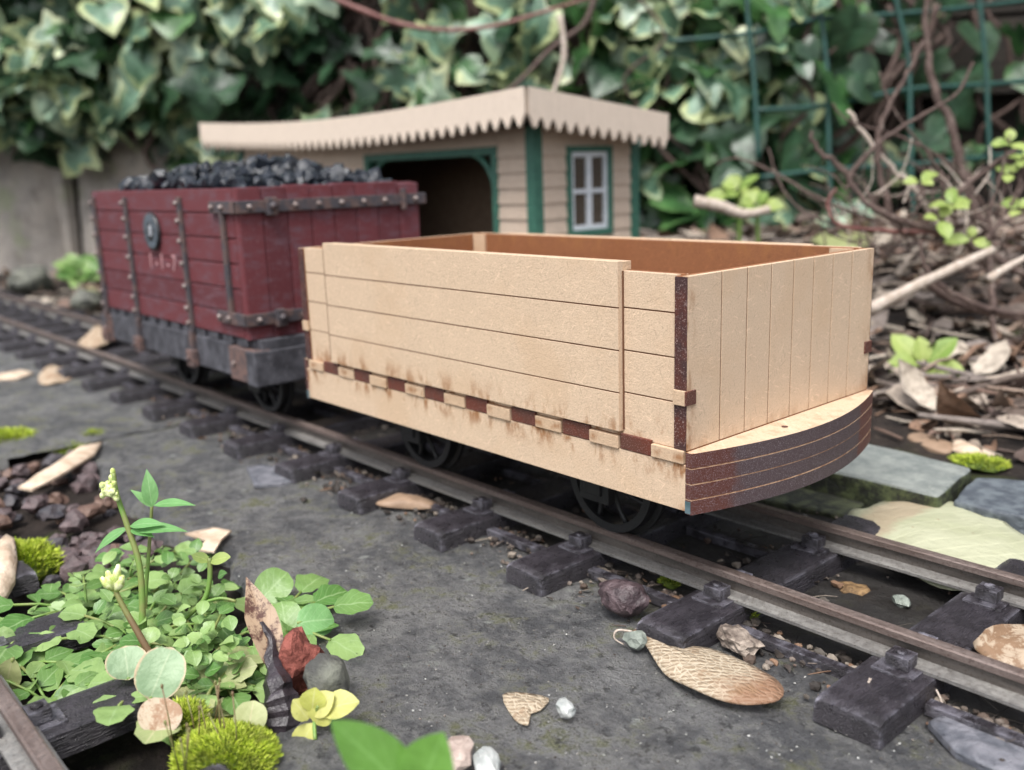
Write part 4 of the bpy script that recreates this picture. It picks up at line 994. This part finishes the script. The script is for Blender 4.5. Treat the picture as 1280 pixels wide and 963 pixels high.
for _ in range(3800):
    x = R.uniform(-34, 8.5); k = R.random()
    y = R.gauss(1.25, .22) if k < .55 else R.uniform(2.2, 9.3) if k < .9 else R.gauss(.4, .5)
    if (Vector((x, y, -3.05))-on(1127, 756, -3.0)).length < 1.4: continue
    s = R.choice([R.uniform(.02, .07), R.uniform(.03, .09), R.uniform(.05, .16)])
    if R.random() < .75: ball(bm, (x, y, -3.0+s*.4), s, (1, R.uniform(.6, 1), .7), 1, .5, R.random()*9)
    else: flake(bm, Vector((x, y, -2.98)), s*2.4)
tag(obj('ballast_debris', bm, m_isl('dark crumbs', [(.10, .07, .055), (.05, .04, .035), (.16, .13, .11), (.03, .025, .022), (.20, .12, .075), (.08, .07, .06), (.26, .22, .18)])), 'crumbs of soil, grit and bark caught between the sleepers and rails', 'grit', kind='stuff')
bm = B()
for _ in range(3200):
    x = R.uniform(-20, 9); y = R.uniform(-8, .6)
    if y < lerp_edge([(-28, -3.6), (-12, -5.2), (-5, -7.2), (0, -12)])(x): continue
    s = R.choice([.012, .012, .016, .016, .02, .028]); ball(bm, (x, y, -3.03+s*.3), s, (1, R.uniform(.6, 1), .6), 1, .5, R.random()*9)
tag(obj('grit', bm, m_isl('pale and dark grit', [(.42, .42, .40), (.24, .23, .21), (.06, .05, .045), (.16, .14, .12), (.10, .09, .08), (.3, .3, .28)])), 'tiny pale and dark grit scattered on the concrete', 'grit', kind='stuff')

# ---------------------------------------------------------------- loose things on the ground
def sheet(name, label, cat, P, z, mat, dome=.2, thick=.05, wav=.1, rim=0, rings=5, smooth_=None):
    if smooth_ is None: smooth_ = mat not in ('chip', 'slate')
    """thin curved piece with the given outline (points on the ground plane)"""
    pts = [on(x, y, z) for x, y in P]; c = sum(pts, Vector())/len(pts); bm = B(); uv = uvl(bm)
    if smooth_:
        n0 = len(pts); cp = pts[-1:]+pts+pts[:2]; out = []
        for i in range(n0):
            p0, p1, p2, p3 = cp[i], cp[i+1], cp[i+2], cp[(i+3) % len(cp)]
            for j in range(3):
                q = j/3; out.append(.5*((2*p1)+(p2-p0)*q+(2*p0-5*p1+4*p2-p3)*q*q+(p3-p0+3*p1-3*p2)*q**3))
        pts = out
    R_ = []; n = len(pts); sd_ = R.random()*30
    for s_ in (1, 0):
        V = [bm.verts.new(c+Vector((0, 0, dome-s_*thick)))]; rr = []
        for k in range(1, rings+1):
            t = k/rings
            rr.append([bm.verts.new(c+(p-c)*t+Vector((0, 0, dome*(1-t*t)+rim*t**3-s_*thick+wav*noise.noise(Vector((p.x*t*.9+sd_, p.y*t*.9, 0)))*t))) for p in pts])
        R_.append((V[0], rr))
    for s_, (v0, rr) in zip((1, 0), R_):
        for i in range(n):
            j = (i+1) % n; f = [bm.faces.new((v0, rr[0][i], rr[0][j]) if not s_ else (v0, rr[0][j], rr[0][i]))]
            for k in range(rings-1):
                q = (rr[k][i], rr[k+1][i], rr[k+1][j], rr[k][j]); f.append(bm.faces.new(q if not s_ else q[::-1]))
            for x in f: x.smooth = True
    a, b = R_[0][1][-1], R_[1][1][-1]
    for i in range(n): bm.faces.new((a[i], a[(i+1) % n], b[(i+1) % n], b[i]))
    bmesh.ops.recalc_face_normals(bm, faces=bm.faces[:])
    return tag(obj(name, bm, MT[mat] if isinstance(mat, str) else mat, None, origin=c), label, cat)
def stone(name, label, px, py, r, sc, mat, z=-2.85, rough=.4, sub=3, group=None, cat='stone', facet=False):
    p = on(px, py, z); bm = B(); a = R.uniform(0, 3)
    ball(bm, p+Vector((0, 0, r*sc[2]*.6)), r, sc, sub, rough, R.random()*20, rot=Matrix.Rotation(a, 3, 'Z'))
    return tag(obj(name, bm, MT[mat] if isinstance(mat, str) else mat, None, origin=p, smooth=not facet), label, cat, group)
sheet('fallen_leaf', 'large pale yellow green fallen leaf with a brown patch, beside the far rail', 'leaf', [(1060, 652), (1066, 641), (1085, 640), (1108, 628), (1135, 619), (1165, 622), (1200, 632), (1240, 647), (1275, 668), (1310, 700), (1300, 740), (1250, 748), (1190, 742), (1150, 725), (1110, 700), (1080, 672)], -2.72, 'bigleaf', .3, .03, .12, .1, 7)
sheet('fallen_leaf', 'curled brown papery leaf lying across the rails at the right edge', 'leaf', [(1215, 815), (1245, 800), (1285, 790), (1310, 800), (1300, 835), (1262, 842), (1235, 832)], -2.55, 'curl', .3, .03, .45, .22)
sheet('slate_piece', 'flat grey slate flake at the bottom right corner against the tie strip', 'slate', [(1160, 905), (1180, 892), (1230, 902), (1290, 925), (1310, 975), (1240, 962), (1195, 940)], -2.90, 'slate', .02, .12, .05)
sheet('slate_piece', 'small grey slate flake by a sleeper end left of the middle', 'slate', [(308, 585), (325, 580), (352, 584), (380, 598), (352, 604), (318, 607)], -2.92, 'slate', .02, .12, .03)
sheet('wood_chip', 'forked pale bark chip behind the cress leaves', 'wood chip', [(232, 672), (268, 662), (290, 668), (278, 680), (268, 693), (246, 690), (258, 680)], -2.95, 'chip', .1, .06, .1, .1)
sheet('wood_chip', 'long pale splinter of wood lying on the gravel at the left', 'wood chip', [(22, 608), (60, 585), (100, 558), (128, 552), (118, 568), (75, 595), (40, 612)], -2.85, 'chip', .15, .08, .1)
sheet('wood_chip', 'ragged whitish wood piece on moss at the left edge', 'wood chip', [(-12, 690), (8, 668), (18, 672), (22, 700), (18, 725), (2, 742), (-14, 750)], -2.6, 'chip', .3, .1, .4)
sheet('wood_chip', 'thin pale splinter at the left edge beyond the moss', 'wood chip', [(-5, 468), (28, 462), (42, 466), (20, 474), (-5, 475)], -2.90, 'chip', .1, .08, .05)
sheet('fallen_leaf', 'pale curled leaf lying against the near rail left of the crimson wagon', 'leaf', [(98, 432), (120, 412), (142, 416), (150, 424), (132, 432), (112, 442)], -2.2, 'dead_pale', .35, .05, .3, .2)
sheet('fallen_leaf', 'bleached leaf piece between the far left sleeper ends', 'leaf', [(48, 470), (62, 460), (82, 462), (92, 470), (72, 480), (52, 480)], -2.9, 'dead_pale', .2, .05, .3)
sheet('fallen_leaf', 'narrow brown curled leaf under the sleeper ends below the pale wagon', 'leaf', [(466, 628), (490, 621), (520, 622), (545, 628), (538, 636), (505, 632), (480, 633)], -2.85, 'dead', .2, .04, .2)
sheet('leaf_skeleton', 'small triangular skeleton leaf on the open concrete at the bottom', 'leaf', [(628, 869), (655, 866), (686, 872), (676, 888), (664, 892), (660, 906), (642, 898)], -2.98, 'wing', .05, .02, .1)
sheet('fallen_leaf', 'pale yellow oval leaf at the litter edge left of the crimson wagon', 'leaf', [(98, 362), (112, 357), (124, 362), (120, 372), (102, 374)], -2.8, 'cress_pale', .3, .05, .2)
sheet('fallen_leaf', 'broad pale grey brown leaf on the litter right of the wagon end', 'leaf', [(1215, 490), (1222, 478), (1250, 482), (1280, 492), (1300, 500), (1270, 512), (1240, 514)], -2.8, 'dead_pale', .3, .05, .4)
sheet('fallen_leaf', 'ragged ribbed pale leaf standing in the litter above the other one', 'leaf', [(1185, 440), (1205, 418), (1235, 415), (1246, 432), (1240, 452), (1215, 462), (1195, 455)], -2.5, 'dead_pale', .4, .05, .5)
sheet('fallen_leaf', 'dark brown curled leaf in the litter between two pale leaves', 'leaf', [(1165, 492), (1190, 480), (1215, 492), (1210, 508), (1180, 510)], -2.8, 'dead', .4, .05, .5)
sheet('fallen_leaf', 'grey ribbed leaf at the right edge below the shrub', 'leaf', [(1232, 372), (1260, 362), (1300, 352), (1300, 402), (1262, 398), (1240, 386)], -1.6, 'dead_pale', .3, .06, .5)
sheet('fallen_leaf', 'big pale green leaf standing in the litter behind the wagon top', 'leaf', [(1012, 292), (1030, 272), (1045, 270), (1072, 282), (1092, 300), (1070, 312), (1030, 310)], 1.6, 'cress_pale', .2, .06, .3)
sheet('bark_strip', 'flat reddish bark strip on the soil behind the pale paver', 'bark', [(1128, 542), (1140, 538), (1185, 552), (1192, 560), (1182, 566), (1150, 556)], -2.95, 'dead', .15, .15, .05)
sheet('bark_strip', 'pale bark strip to the right of the reddish one', 'bark', [(1188, 548), (1200, 550), (1225, 562), (1245, 566), (1240, 572), (1205, 570), (1190, 562)], -2.95, 'chip', .15, .12, .05)
# sycamore seeds
def seed(label, wing, nut, z, nr, flat=True):
    root = empty('sycamore_seed', on(*nut, z), label, 'seed')
    o = sheet('wing', None, None, wing, z+.06, 'wing', .1, .03, .12); o.parent = root; o.location = o.location-root.location
    bm = B(); ball(bm, on(*nut, z)+Vector((0, 0, nr*.5)), nr*.9, (1.15, .8, .7), 3, .28, 5); obj('nutlet', bm, m_simple('dark purplish nut', (.035, .022, .025), (.10, .07, .075), 3, .45, .1, 5), root, smooth=True)
seed('net veined tan seed wing with a dark nut, half under a sleeper', [(800, 795), (812, 800), (830, 808), (880, 808), (930, 830), (968, 850), (980, 868), (968, 880), (930, 880), (880, 866), (845, 848), (822, 828)], (778, 762), -2.85, .62)
ws = empty('sycamore_seed', on(345, 905, -3.00), 'upright brown mottled seed wing on a black husk among the cress', 'seed')
hb = on(345, 905, -2.85); tp = hb+Vector((0, 0, 0))
bm = B(); p0 = at(352, 900, 19.0); p1 = at(345, 825, 19.6); p2 = at(310, 716, 19.4)
M_ = smoothline([at(352, 928, 18.1), at(353, 898, 18.2), at(349, 866, 18.35), at(343, 836, 18.6), at(337, 806, 18.85), at(330, 778, 19.05)], 4)
RR = [.22, .38, .34, .19, .08, .03]
tube(bm, M_, [RR[min(5, i//4)]+(RR[min(5, i//4+1)]-RR[min(5, i//4)])*(i % 4)/4 for i in range(len(M_))], 6, jit=.25)
for v in bm.verts: v.co += Vector((fbm(v.co.x*2, v.co.y*2, v.co.z*2), fbm(v.co.y*2, v.co.z*2, 5), 0))*.12
for f in bm.faces: f.smooth = False
obj('husk', bm, MT['stick_black'], ws)
bm = B(); leaf(bm, at(347, 842, 18.7), (p2-at(347, 842, 18.7)), CAM-p1+AR*6, (p2-at(347, 842, 18.7)).length, .66, lambda t: .35+.65*math.sin(math.pi*t)**.8 if t < .6 else max(.03, (1-t)*2.4), .25, .3, 0, 12, .06)
obj('wing', bm, m_leafmat('mottled brown wing', (.36, .25, .16), (.42, .30, .20), .55, (.2, .1, .06), .12, spots=(.085, .035, .025)), ws)
# pavers beyond the far rail
def paver(label, P, zt, h, mat):
    pts = [on(x, y, zt) for x, y in P]; c = sum(pts, Vector())/len(pts); bm = B(); fs = prism(bm, [(p.x, p.y) for p in pts], 2, zt-h, zt)
    bmesh.ops.bevel(bm, geom=bm.edges[:], offset=.12, segments=3, profile=.5, affect='EDGES')
    bmesh.ops.subdivide_edges(bm, edges=[e for e in bm.edges if e.calc_length() > .6], cuts=5, use_grid_fill=True)
    for v in bm.verts: v.co += Vector((fbm(v.co.x, v.co.y, v.co.z), fbm(v.co.y, v.co.z, v.co.x), .5*fbm(v.co.z, v.co.x, v.co.y)))*.07
    return tag(obj('paver', bm, MT[mat], None, origin=Vector((c.x, c.y, zt-h))), label, 'paver')
paver('pale grey paver with a mossy edge beyond the far rail, under the wagon end', [(1090, 555), (1215, 584), (1172, 620), (985, 577), (1010, 535)], -2.1, 1.3, 'block')
paver('dark blue grey paver at the right edge next to the pale one', [(1218, 596), (1330, 602), (1350, 660), (1190, 626)], -2.35, 1.1, 'slate_dark')
paver('low dark mossy stone slab beside the far rail below the pale paver', [(930, 590), (1085, 625), (1060, 645), (900, 612)], -2.85, .6, 'moss_stone')
# pebbles
stone('pebble', 'greenish pebble beside the dark nut', 794, 806, .26, (1, .8, .8), 'pebble_green', cat='pebble', facet=True, sub=2)
stone('pebble', 'small white pebble on open concrete next to the skeleton leaf', 706, 890, .21, (1.1, .8, .7), 'pebble', cat='pebble', facet=True, sub=2)
stone('pebble', 'pinkish brown pebble at the bottom edge beside the green leaf', 572, 950, .36, (1.2, .8, .6), 'pebble_pink', cat='pebble', facet=True, sub=2)
stone('pebble', 'pale flat pebble at the bottom edge right of the pinkish one', 608, 962, .33, (1.3, .7, .5), 'pebble', cat='pebble', facet=True, sub=2)
stone('bark_lump', 'grey brown bark lump between two sleeper ends', 922, 806, .42, (1.2, .8, .5), m_simple('grey brown bark', (.10, .075, .06), (.34, .28, .23), 3, .8, .1, 6), cat='bark', facet=True, sub=3, rough=.5)
stone('pebble', 'dark grey green pebble between the rails', 1127, 756, .21, (1.2, .8, .6), 'pebble_green', z=-3.00, cat='pebble', facet=True, sub=2)
stone('pebble', 'pale gritty pebble wedged against the near rail', 1168, 858, .2, (1.1, .8, .8), 'pebble_pink', z=-2.95, cat='pebble', facet=True, sub=2)
stone('pebble', 'grey green gritty pebble beside the far right sleeper', 1243, 800, .26, (1.1, .8, .7), 'pebble_green', z=-3.00, cat='pebble', facet=True, sub=2)
sheet('bark_strip', 'golden brown bark chip between the rails', 'bark', [(1042, 732), (1048, 726), (1064, 727), (1070, 731), (1086, 733), (1091, 739), (1078, 744), (1062, 740), (1054, 741)], -3.02, m_grain('golden bark', (.10, .06, .03), (.30, .19, .09), (.05, .03, .02), (3, 3, 3)), .05, .12, .12, smooth_=False)
stone('red_stone', 'rough brick red stone among the cress', 373, 852, .60, (.85, .8, 1.15), 'red_stone', cat='stone', rough=.4)
stone('rounded_stone', 'rounded grey stone with moss, right of the red stone', 410, 872, .50, (.85, .9, 1.15), 'stone', cat='stone', rough=.25)
stone('rounded_stone', 'pale grey rounded stone at the wall foot on the far left', 40, 362, 2.2, (1.4, .9, .7), 'stone', cat='stone', rough=.25)
stone('rounded_stone', 'grey green stone at the wall foot next to the pale yellow leaf', 108, 384, 1.6, (1.4, .8, .6), 'stone', cat='stone', rough=.25)
for k in range(95):
    x = R.uniform(-28, -14.5); y = R.uniform(-10.0, -5.3 if x > -24 else -4.6)
    r = R.uniform(.16, .48); bm = B(); z = -3.62+R.uniform(0, .3)
    ball(bm, (x, y, z+r*.3), r, (1, R.uniform(.65, .95), R.uniform(.55, .8)), 2, .55, R.random()*30, rot=Matrix.Rotation(R.uniform(0, 3), 3, 'Z'))
    tag(obj('gravel_stone', bm, MT['gravel'][R.choice([0, 0, 1, 2])], None, origin=(x, y, z)), 'purple brown gravel stone in the bed at the left edge', 'gravel stone', 'gravel stones in the bed at the left edge')
vine('straw', 'thin pale curved stalk on the concrete at the bottom right', [(1055, 957), (1090, 952), (1130, 958), (1160, 962), (1178, 940), (1184, 905), (1176, 875), (1170, 862)], (17.0, 18.0), .035, 'twig_pale', 'stalk')
vine('straw', 'tiny pale wood splinter lying on the nearest sleeper', [(1088, 848), (1084, 858), (1079, 872)], 17.85, .03, 'twig_pale', 'splinter')
vine('straw', 'thin wiry loop beside the dark nut and greenish pebble', [(790, 790), (772, 788), (768, 798), (780, 806)], 20.4, .03, 'twig_pale', 'stalk')

# ---------------------------------------------------------------- moss
def moss(label, px, py, r, h, z, n, bl=.35, setae=0):
    c = on(px, py, z); root = empty('moss_cushion', c, label, 'moss')
    bm = B(); ball(bm, c, r*.93, (1, .8, h/r*.9), 3, .2, 4); obj('cushion', bm, MT['moss_base'], root, smooth=True)
    bm = B()
    for _ in range(n):
        a = R.uniform(0, 6.3); t = R.random()**.5; x, y = math.cos(a)*r*t, math.sin(a)*r*.8*t; zz_ = h*math.sqrt(max(0, 1-t*t))*(1+.25*fbm(x*2, y*2, 1))
        P = c+Vector((x, y, zz_*.88)); nr = Vector((x/r, y/r, .6)).normalized()+Vector((R.uniform(-.5, .5), R.uniform(-.5, .5), R.uniform(-.2, .3)))
        s_ = nr.orthogonal().normalized(); s_.rotate(Matrix.Rotation(R.uniform(0, 6), 3, nr.normalized())); L = bl*R.uniform(.5, 1.1); w_ = L*.13
        bm.faces.new([bm.verts.new(P-s_*w_), bm.verts.new(P+s_*w_), bm.verts.new(P+nr*L*.6+s_*w_*.8), bm.verts.new(P+nr*L), bm.verts.new(P+nr*L*.6-s_*w_*.8)])
    obj('moss_leaves', bm, MT['mossy'], root)
    if setae:
        bm = B()
        for _ in range(setae):
            P = c+Vector((R.uniform(-1, .4)*r, R.uniform(-.9, .3)*r, h*.3)); q = P+Vector((R.uniform(-.3, .2), R.uniform(-.2, .2), R.uniform(.7, 1.2))); tube(bm, [P, (P+q)/2+Vector((.05, 0, 0)), q], .014, 4); ball(bm, q, .03, (1, 1, 2), 1)
        obj('stalk', bm, MT['stem_brown'], root)
moss('bright yellow green moss cushion at the bottom edge beside the black husk', 283, 950, 1.1, .46, -3.05, 9000, .10, 14)
moss('small moss tuft just above the big bright cushion', 232, 905, .5, .35, -2.90, 1200, .15)
moss('moss cushion at the left edge under the whitish wood piece', 30, 712, 1.25, .7, -3.5, 3000, .2)
moss('bright moss cushion at the left edge by the slab joint', 8, 556, 1.6, .5, -3.4, 2200, .22)
moss('small moss tuft right along the slab joint', 118, 548, .6, .28, -3.35, 700, .18)
moss('mossy patch in the slab joint nearest the sleepers', 88, 563, .9, .25, -3.5, 900, .18)
moss('little moss tuft between the sleepers by the near rail at the lower right', 838, 730, .28, .16, -3.00, 400, .09)
moss('tiny moss tuft by the near rail right of the bark lump', 935, 770, .22, .14, -2.95, 300, .09)
moss('thin moss on the soil behind the dark paver', 1225, 580, .9, .2, -2.90, 900, .15)

# ---------------------------------------------------------------- cress and other foreground plants
def pinnate(bm, bs, P, d, L, pairs, s, mi=0, lift=.6):
    d = Vector(d).normalized(); pts = []; p = Vector(P); v_ = (d+Vector((0, 0, lift))).normalized()
    for k in range(pairs+2):
        pts.append(p.copy()); p = p+v_*(L/(pairs+1)); v_ = (v_-Vector((0, 0, .22))).normalized()
    tube(bs, pts, .035, 5)
    for k in range(1, pairs+1):
        q = pts[k]; t = (pts[k+1]-q).normalized(); sd_ = t.cross(Vector((0, 0, 1))).normalized()
        for g in (-1, 1):
            dd = (sd_*g+t*.45+Vector((0, 0, R.uniform(-.1, .3)))).normalized(); leaf(bm, q+dd*.04, dd, Vector((0, 0, 1))+(CAM-q).normalized()*.4+Vector((R.uniform(-.75, .75), R.uniform(-.75, .75), 0)), s*R.uniform(.65, 1.15), s*R.uniform(.55, .85), R.choice([roundish, lobed, lobed, oval, lance]), R.uniform(0, .6), R.uniform(.05, .3), mi, 6, .04)
    q = pts[-1]; t = (pts[-1]-pts[-2]).normalized(); leaf(bm, q-t*.03, t, Vector((0, 0, 1))+(CAM-q).normalized()*.4, s*1.4, s*1.3, lobed, .5, .12, mi, 9, .06)
def cress(label, px, py, k, L, s, z=-3.3, mat='cress', pairs=(2, 3), a0=None, spread=6.283, lift=(.3, .9), tuft=0):
    c = on(px, py, z); c.z = max(-3.6, z); root = empty('cress_plant', c, label, 'plant'); bm, bs = B(), B(); a = R.uniform(0, 6) if a0 is None else a0
    for i in range(k):
        t = a+spread*(i+R.uniform(-.3, .3))/k; pinnate(bm, bs, c, (math.cos(t), math.sin(t), 0), L*R.uniform(.7, 1.1), R.randint(*pairs), s*R.uniform(.8, 1.15), 0, R.uniform(*lift))
    if tuft:
        for i in range(tuft):
            t = R.uniform(0, 6.3); dd = Vector((math.cos(t), math.sin(t), R.uniform(.2, 1.2))); q = c+Vector((R.uniform(-1, 1)*L*.5, R.uniform(-1, 1)*L*.5, R.uniform(.2, 1.0)))
            leaf(bm, q, dd, Vector((0, 0, 1))+(CAM-q).normalized()*.5, s*R.uniform(.6, 1), s*R.uniform(.5, .8), R.choice([roundish, lobed, lobed, oval, lance]), .5, .2, 0, 6, .06)
    obj('foliage', bm, MT[mat], root); obj('stem', bs, MT['stem'], root); return root
cress('cress rosette at the left edge above the dark sleeper', 50, 800, 7, 1.6, .62)
cress('cress rosette with broad leaflets at the lower left, left of the rail end', 60, 880, 6, 1.4, .66)
cress('cress clump left of the flowering stem', 110, 770, 8, 1.7, .58, tuft=10)
cress('cress clump around the foot of the flowering stem', 175, 805, 9, 1.6, .50, tuft=20)
cress('dense cress clump right of the flowering stem', 235, 770, 9, 1.5, .42, tuft=19, pairs=(3, 4))
cress('small leaved cress clump in the middle of the patch', 255, 830, 10, 1.5, .42, tuft=30)
cress('cress clump left of the black husk', 278, 860, 9, 1.2, .48, tuft=24)
cress('cress clump above the sleeper end at the bottom left', 170, 880, 7, 1.4, .60, tuft=8)
cress('cress leaves reaching onto the concrete above the red stone', 335, 800, 4, 1.9, .62, a0=.2, spread=2.4)
cress('pale cress leaves beside the cushion moss', 250, 890, 5, 1.2, .62, mat='cress_pale')
cress('yellow tipped cress sprig behind the small leaved clump', 215, 735, 4, 1.5, .5, tuft=10)
cress('low cress leaves at the far left of the patch', 15, 840, 5, 1.5, .6)
cress('upright cress tuft behind the flowering stem', 160, 730, 6, 1.5, .5, tuft=8)
# single broad leaves
def broad(label, P, D, L, W, d, mat, n_=None, base=None, prof=roundish):
    c = at(*P, D); b = base or Vector((c.x-.3, c.y+.26, -3.4)); root = empty('broad_leaf', b, label, 'leaf'); bm = B()
    dd = (AR*d[0]+AU*d[1]-AF*(-d[2])).normalized(); leaf(bm, c-dd*L*.5, dd, (CAM-c).normalized()+Vector((0, 0, .5)), L, W, prof, .5, .15, 0, 10, .04); obj('blade', bm, MT[mat], root)
    bm = B(); tube(bm, smoothline([b, (b+c)/2+Vector((0, 0, .3)), c-dd*L*.48], 4), .04, 6); obj('stem', bm, MT['stem'], root); return root
def m_rim():
    M = NT('grey green leaf with tan rim', .5, .4); U = M.xyz(M.tc.outputs['UV'])
    c = M.mix(M.ramp(M.noise(1.5, 4), .3, .7), (.17, .26, .14), (.27, .36, .22)); c = M.mix(M.ramp(M.math('ABSOLUTE', M.math('SUBTRACT', U[0], .5)), 0, .04, .4, 0), c, (.4, .46, .3))
    e = M.math('MAXIMUM', M.math('MULTIPLY', M.math('ABSOLUTE', M.math('SUBTRACT', U[0], .5)), 2), M.math('MULTIPLY', M.math('ABSOLUTE', M.math('SUBTRACT', U[1], .5)), 2))
    c = M.mix(M.ramp(M.math('ADD', e, M.math('MULTIPLY', M.noise(3, 3), .25)), .98, 1.1), c, (.42, .33, .21)); M.col(c); M.bump(M.noise(6, 4), .05, .7); return M.m
MT['pale_rim'] = m_rim()
MT['cress_top'] = m_leafmat('upper cress leaf', (.14, .34, .10), (.24, .45, .18), .45, (.36, .55, .28), .28)
broad('grey green kidney shaped leaf with a tan rim in front of the cress', (200, 842), 18.2, 1.05, .95, (.3, .9, .2), 'pale_rim')
broad('grey green round leaf left of the tan rimmed one', (158, 828), 18.8, .7, .8, (-.2, .9, .2), 'pale_rim')
broad('round leaf on the concrete with a notch, rightmost of the patch', (395, 775), 21.3, .9, .8, (.9, .1, .3), 'cress_top')
broad('round leaf left of the notched one on the concrete', (355, 770), 21.6, .8, .8, (-.2, .8, .3), 'cress')
broad('round leaf above the notched one', (342, 732), 23.0, 1.0, .9, (.5, .6, .3), 'cress')
broad('yellow curled leaf at the left edge above the sleeper', (8, 852), 19.4, 1.1, .55, (-.3, -.9, .1), 'cress_pale', prof=lance)
broad('pale tan round leaf on the sleeper end at the bottom left', (200, 895), 17.4, .7, .8, (.2, .7, .3), 'dead_pale')
broad('round yellowish leaf touching the bright moss', (313, 897), 17.6, .62, .62, (.1, .9, .2), 'cress_pale')
# flowering stems
fl = empty('flowering_cress', on(172, 800, -3.5), 'tall flowering cress stem with pale buds rising from the patch', 'plant')
DF = 21.2
def fstem(P, r, D, mat, par): bm = B(); tube(bm, smoothline([at(x, y, D) for x, y in P], 5), r, 8); obj('stem', bm, MT[mat], par)
fstem([(175, 812), (178, 760), (172, 700), (158, 650), (143, 610)], [.12]*20+[.09], DF, 'stem', fl) if False else None
bm = B(); P = smoothline([at(x, y, DF) for x, y in [(176, 815), (178, 760), (174, 705), (160, 660), (146, 618), (142, 592)]], 5); tube(bm, P, [.085-.035*i/len(P) for i in range(len(P))], 8); obj('stem', bm, MT['stem'], fl)
bm = B(); P = smoothline([at(x, y, DF+.4) for x, y in [(180, 812), (182, 745), (186, 690), (190, 630)]], 5); tube(bm, P, [.06-.025*i/len(P) for i in range(len(P))], 8); obj('stem', bm, MT['stem'], fl)
bm = B()
for _ in range(44):
    c = at(137+max(-9, min(9, R.gauss(0, 6))), 614+max(-9, min(9, R.gauss(0, 5))), DF-.1+R.uniform(-.2, .2)); ball(bm, c, R.uniform(.035, .075), (1, 1, 1.4), 2, .1, 1)
for x, y in ((141, 590), (139, 598), (143, 604)): ball(bm, at(x, y, DF), .06, (1, 1, 1.6), 2)
obj('flower_head', bm, MT['bud'], fl)
bm = B()
def fleaf(P0, P1, w, D, bend=.6):
    a, b = at(*P0, D), at(*P1, D-.2); leaf(bm, a, b-a, Vector((0, 0, 1))+(CAM-a).normalized()*.6, (b-a).length*1.05, w, lance, bend, .15, 0, 9, .03)
for q in (((190, 634), (184, 590), .36), ((190, 634), (168, 610), .24), ((192, 632), (238, 622), .28), ((160, 660), (112, 684), .3), ((162, 658), (200, 648), .34), ((166, 664), (226, 652), .36), ((163, 662), (190, 665), .3)): fleaf(*q, DF)
obj('stem_leaves', bm, MT['cress_top'], fl)
f2 = empty('flowering_cress', on(190, 835, -3.4), 'short purplish cress stem with closed buds in front of the tall one', 'plant')
bm = B(); P = smoothline([at(x, y, 19.8) for x, y in [(190, 822), (172, 790), (152, 755), (143, 735)]], 5); tube(bm, P, [.08-.035*i/len(P) for i in range(len(P))], 8); obj('stem', bm, MT['stem_brown'], f2)
bm = B()
for q in (((143, 738), (126, 722)), ((144, 738), (148, 706)), ((142, 738), (134, 714)), ((145, 740), (154, 720))):
    a, b = at(*q[0], 19.8), at(*q[1], 19.7); tube(bm, [a, (a+b)/2, b], [.05, .11, .04], 7)
obj('bud', bm, MT['bud'], f2)
ys_ = empty('yellow_seedling', on(394, 925, -3.05), 'yellow wilted seedling beside the black husk', 'plant')
bm = B()
for q in (((392, 905), (372, 935), .3), ((392, 895), (408, 872), .3), ((400, 890), (436, 876), .35), ((390, 890), (392, 868), .3), ((385, 900), (372, 880), .25), ((395, 905), (402, 885), .35)):
    a, b = at(*q[0], 17.7), at(*q[1], 17.6); leaf(bm, a, b-a, Vector((0, 0, 1))+(CAM-a).normalized(), (b-a).length*1.25, q[2]*1.7, oval, .5, .2, 0, 7, .05)
obj('leaves', bm, m_leafmat('yellow leaf', (.50, .52, .12), (.62, .60, .22), .5, (.6, .6, .3), .3), ys_)
bm = B(); tube(bm, smoothline([on(394, 925, -3.05), at(393, 900, 17.75), at(398, 882, 17.65)], 4), .04, 6); obj('stem', bm, MT['stem'], ys_)
cv = empty('curved_sprig', on(215, 800, -3.4), 'yellow green curved sprig arching behind the cress', 'plant')
bm = B(); tube(bm, smoothline([at(x, y, 22) for x, y in [(215, 790), (235, 770), (255, 750), (262, 725), (262, 698)]], 5), .06, 6); tube(bm, smoothline([at(x, y, 22) for x, y in [(250, 755), (275, 748), (295, 752)]], 4), .04, 6); obj('stem', bm, MT['stem'], cv)
bm = B(); 
for q in (((262, 702), (240, 692), .3), ((262, 702), (286, 694), .35)):
    a, b = at(*q[0], 22), at(*q[1], 21.9); leaf(bm, a, b-a, Vector((0, 0, 1))+(CAM-a).normalized(), (b-a).length, q[2], oval, .4, .1, 0, 6)
obj('leaves', bm, MT['lime'], cv)
# close green leaf at the bottom edge
gl = empty('foreground_leaf', at(500, 1010, 12.5), 'bright green blurred leaf poking up at the bottom edge, close to the camera', 'leaf')
bm = B()
a = at(520, 1000, 12.2)
for P1, w in (((417, 900), .75), ((552, 918), .8)):
    b = at(*P1, 12.0); leaf(bm, a, b-a, (CAM-a).normalized()+Vector((0, 0, .6)), (b-a).length, w, lambda t: max(.02, abs(math.sin(math.pi*(.12+.88*t)))**.8), .15, .2, 0, 10)
obj('blade', bm, MT['fresh'], gl)
bm = B(); tube(bm, smoothline([Vector((a.x+.6, a.y-.6, -3.4)), a-Vector((-.2, .2, 2)), a], 5), .06, 6); obj('stem', bm, MT['stem'], gl)
print('objects', len(bpy.data.objects), 'coal', cnt)
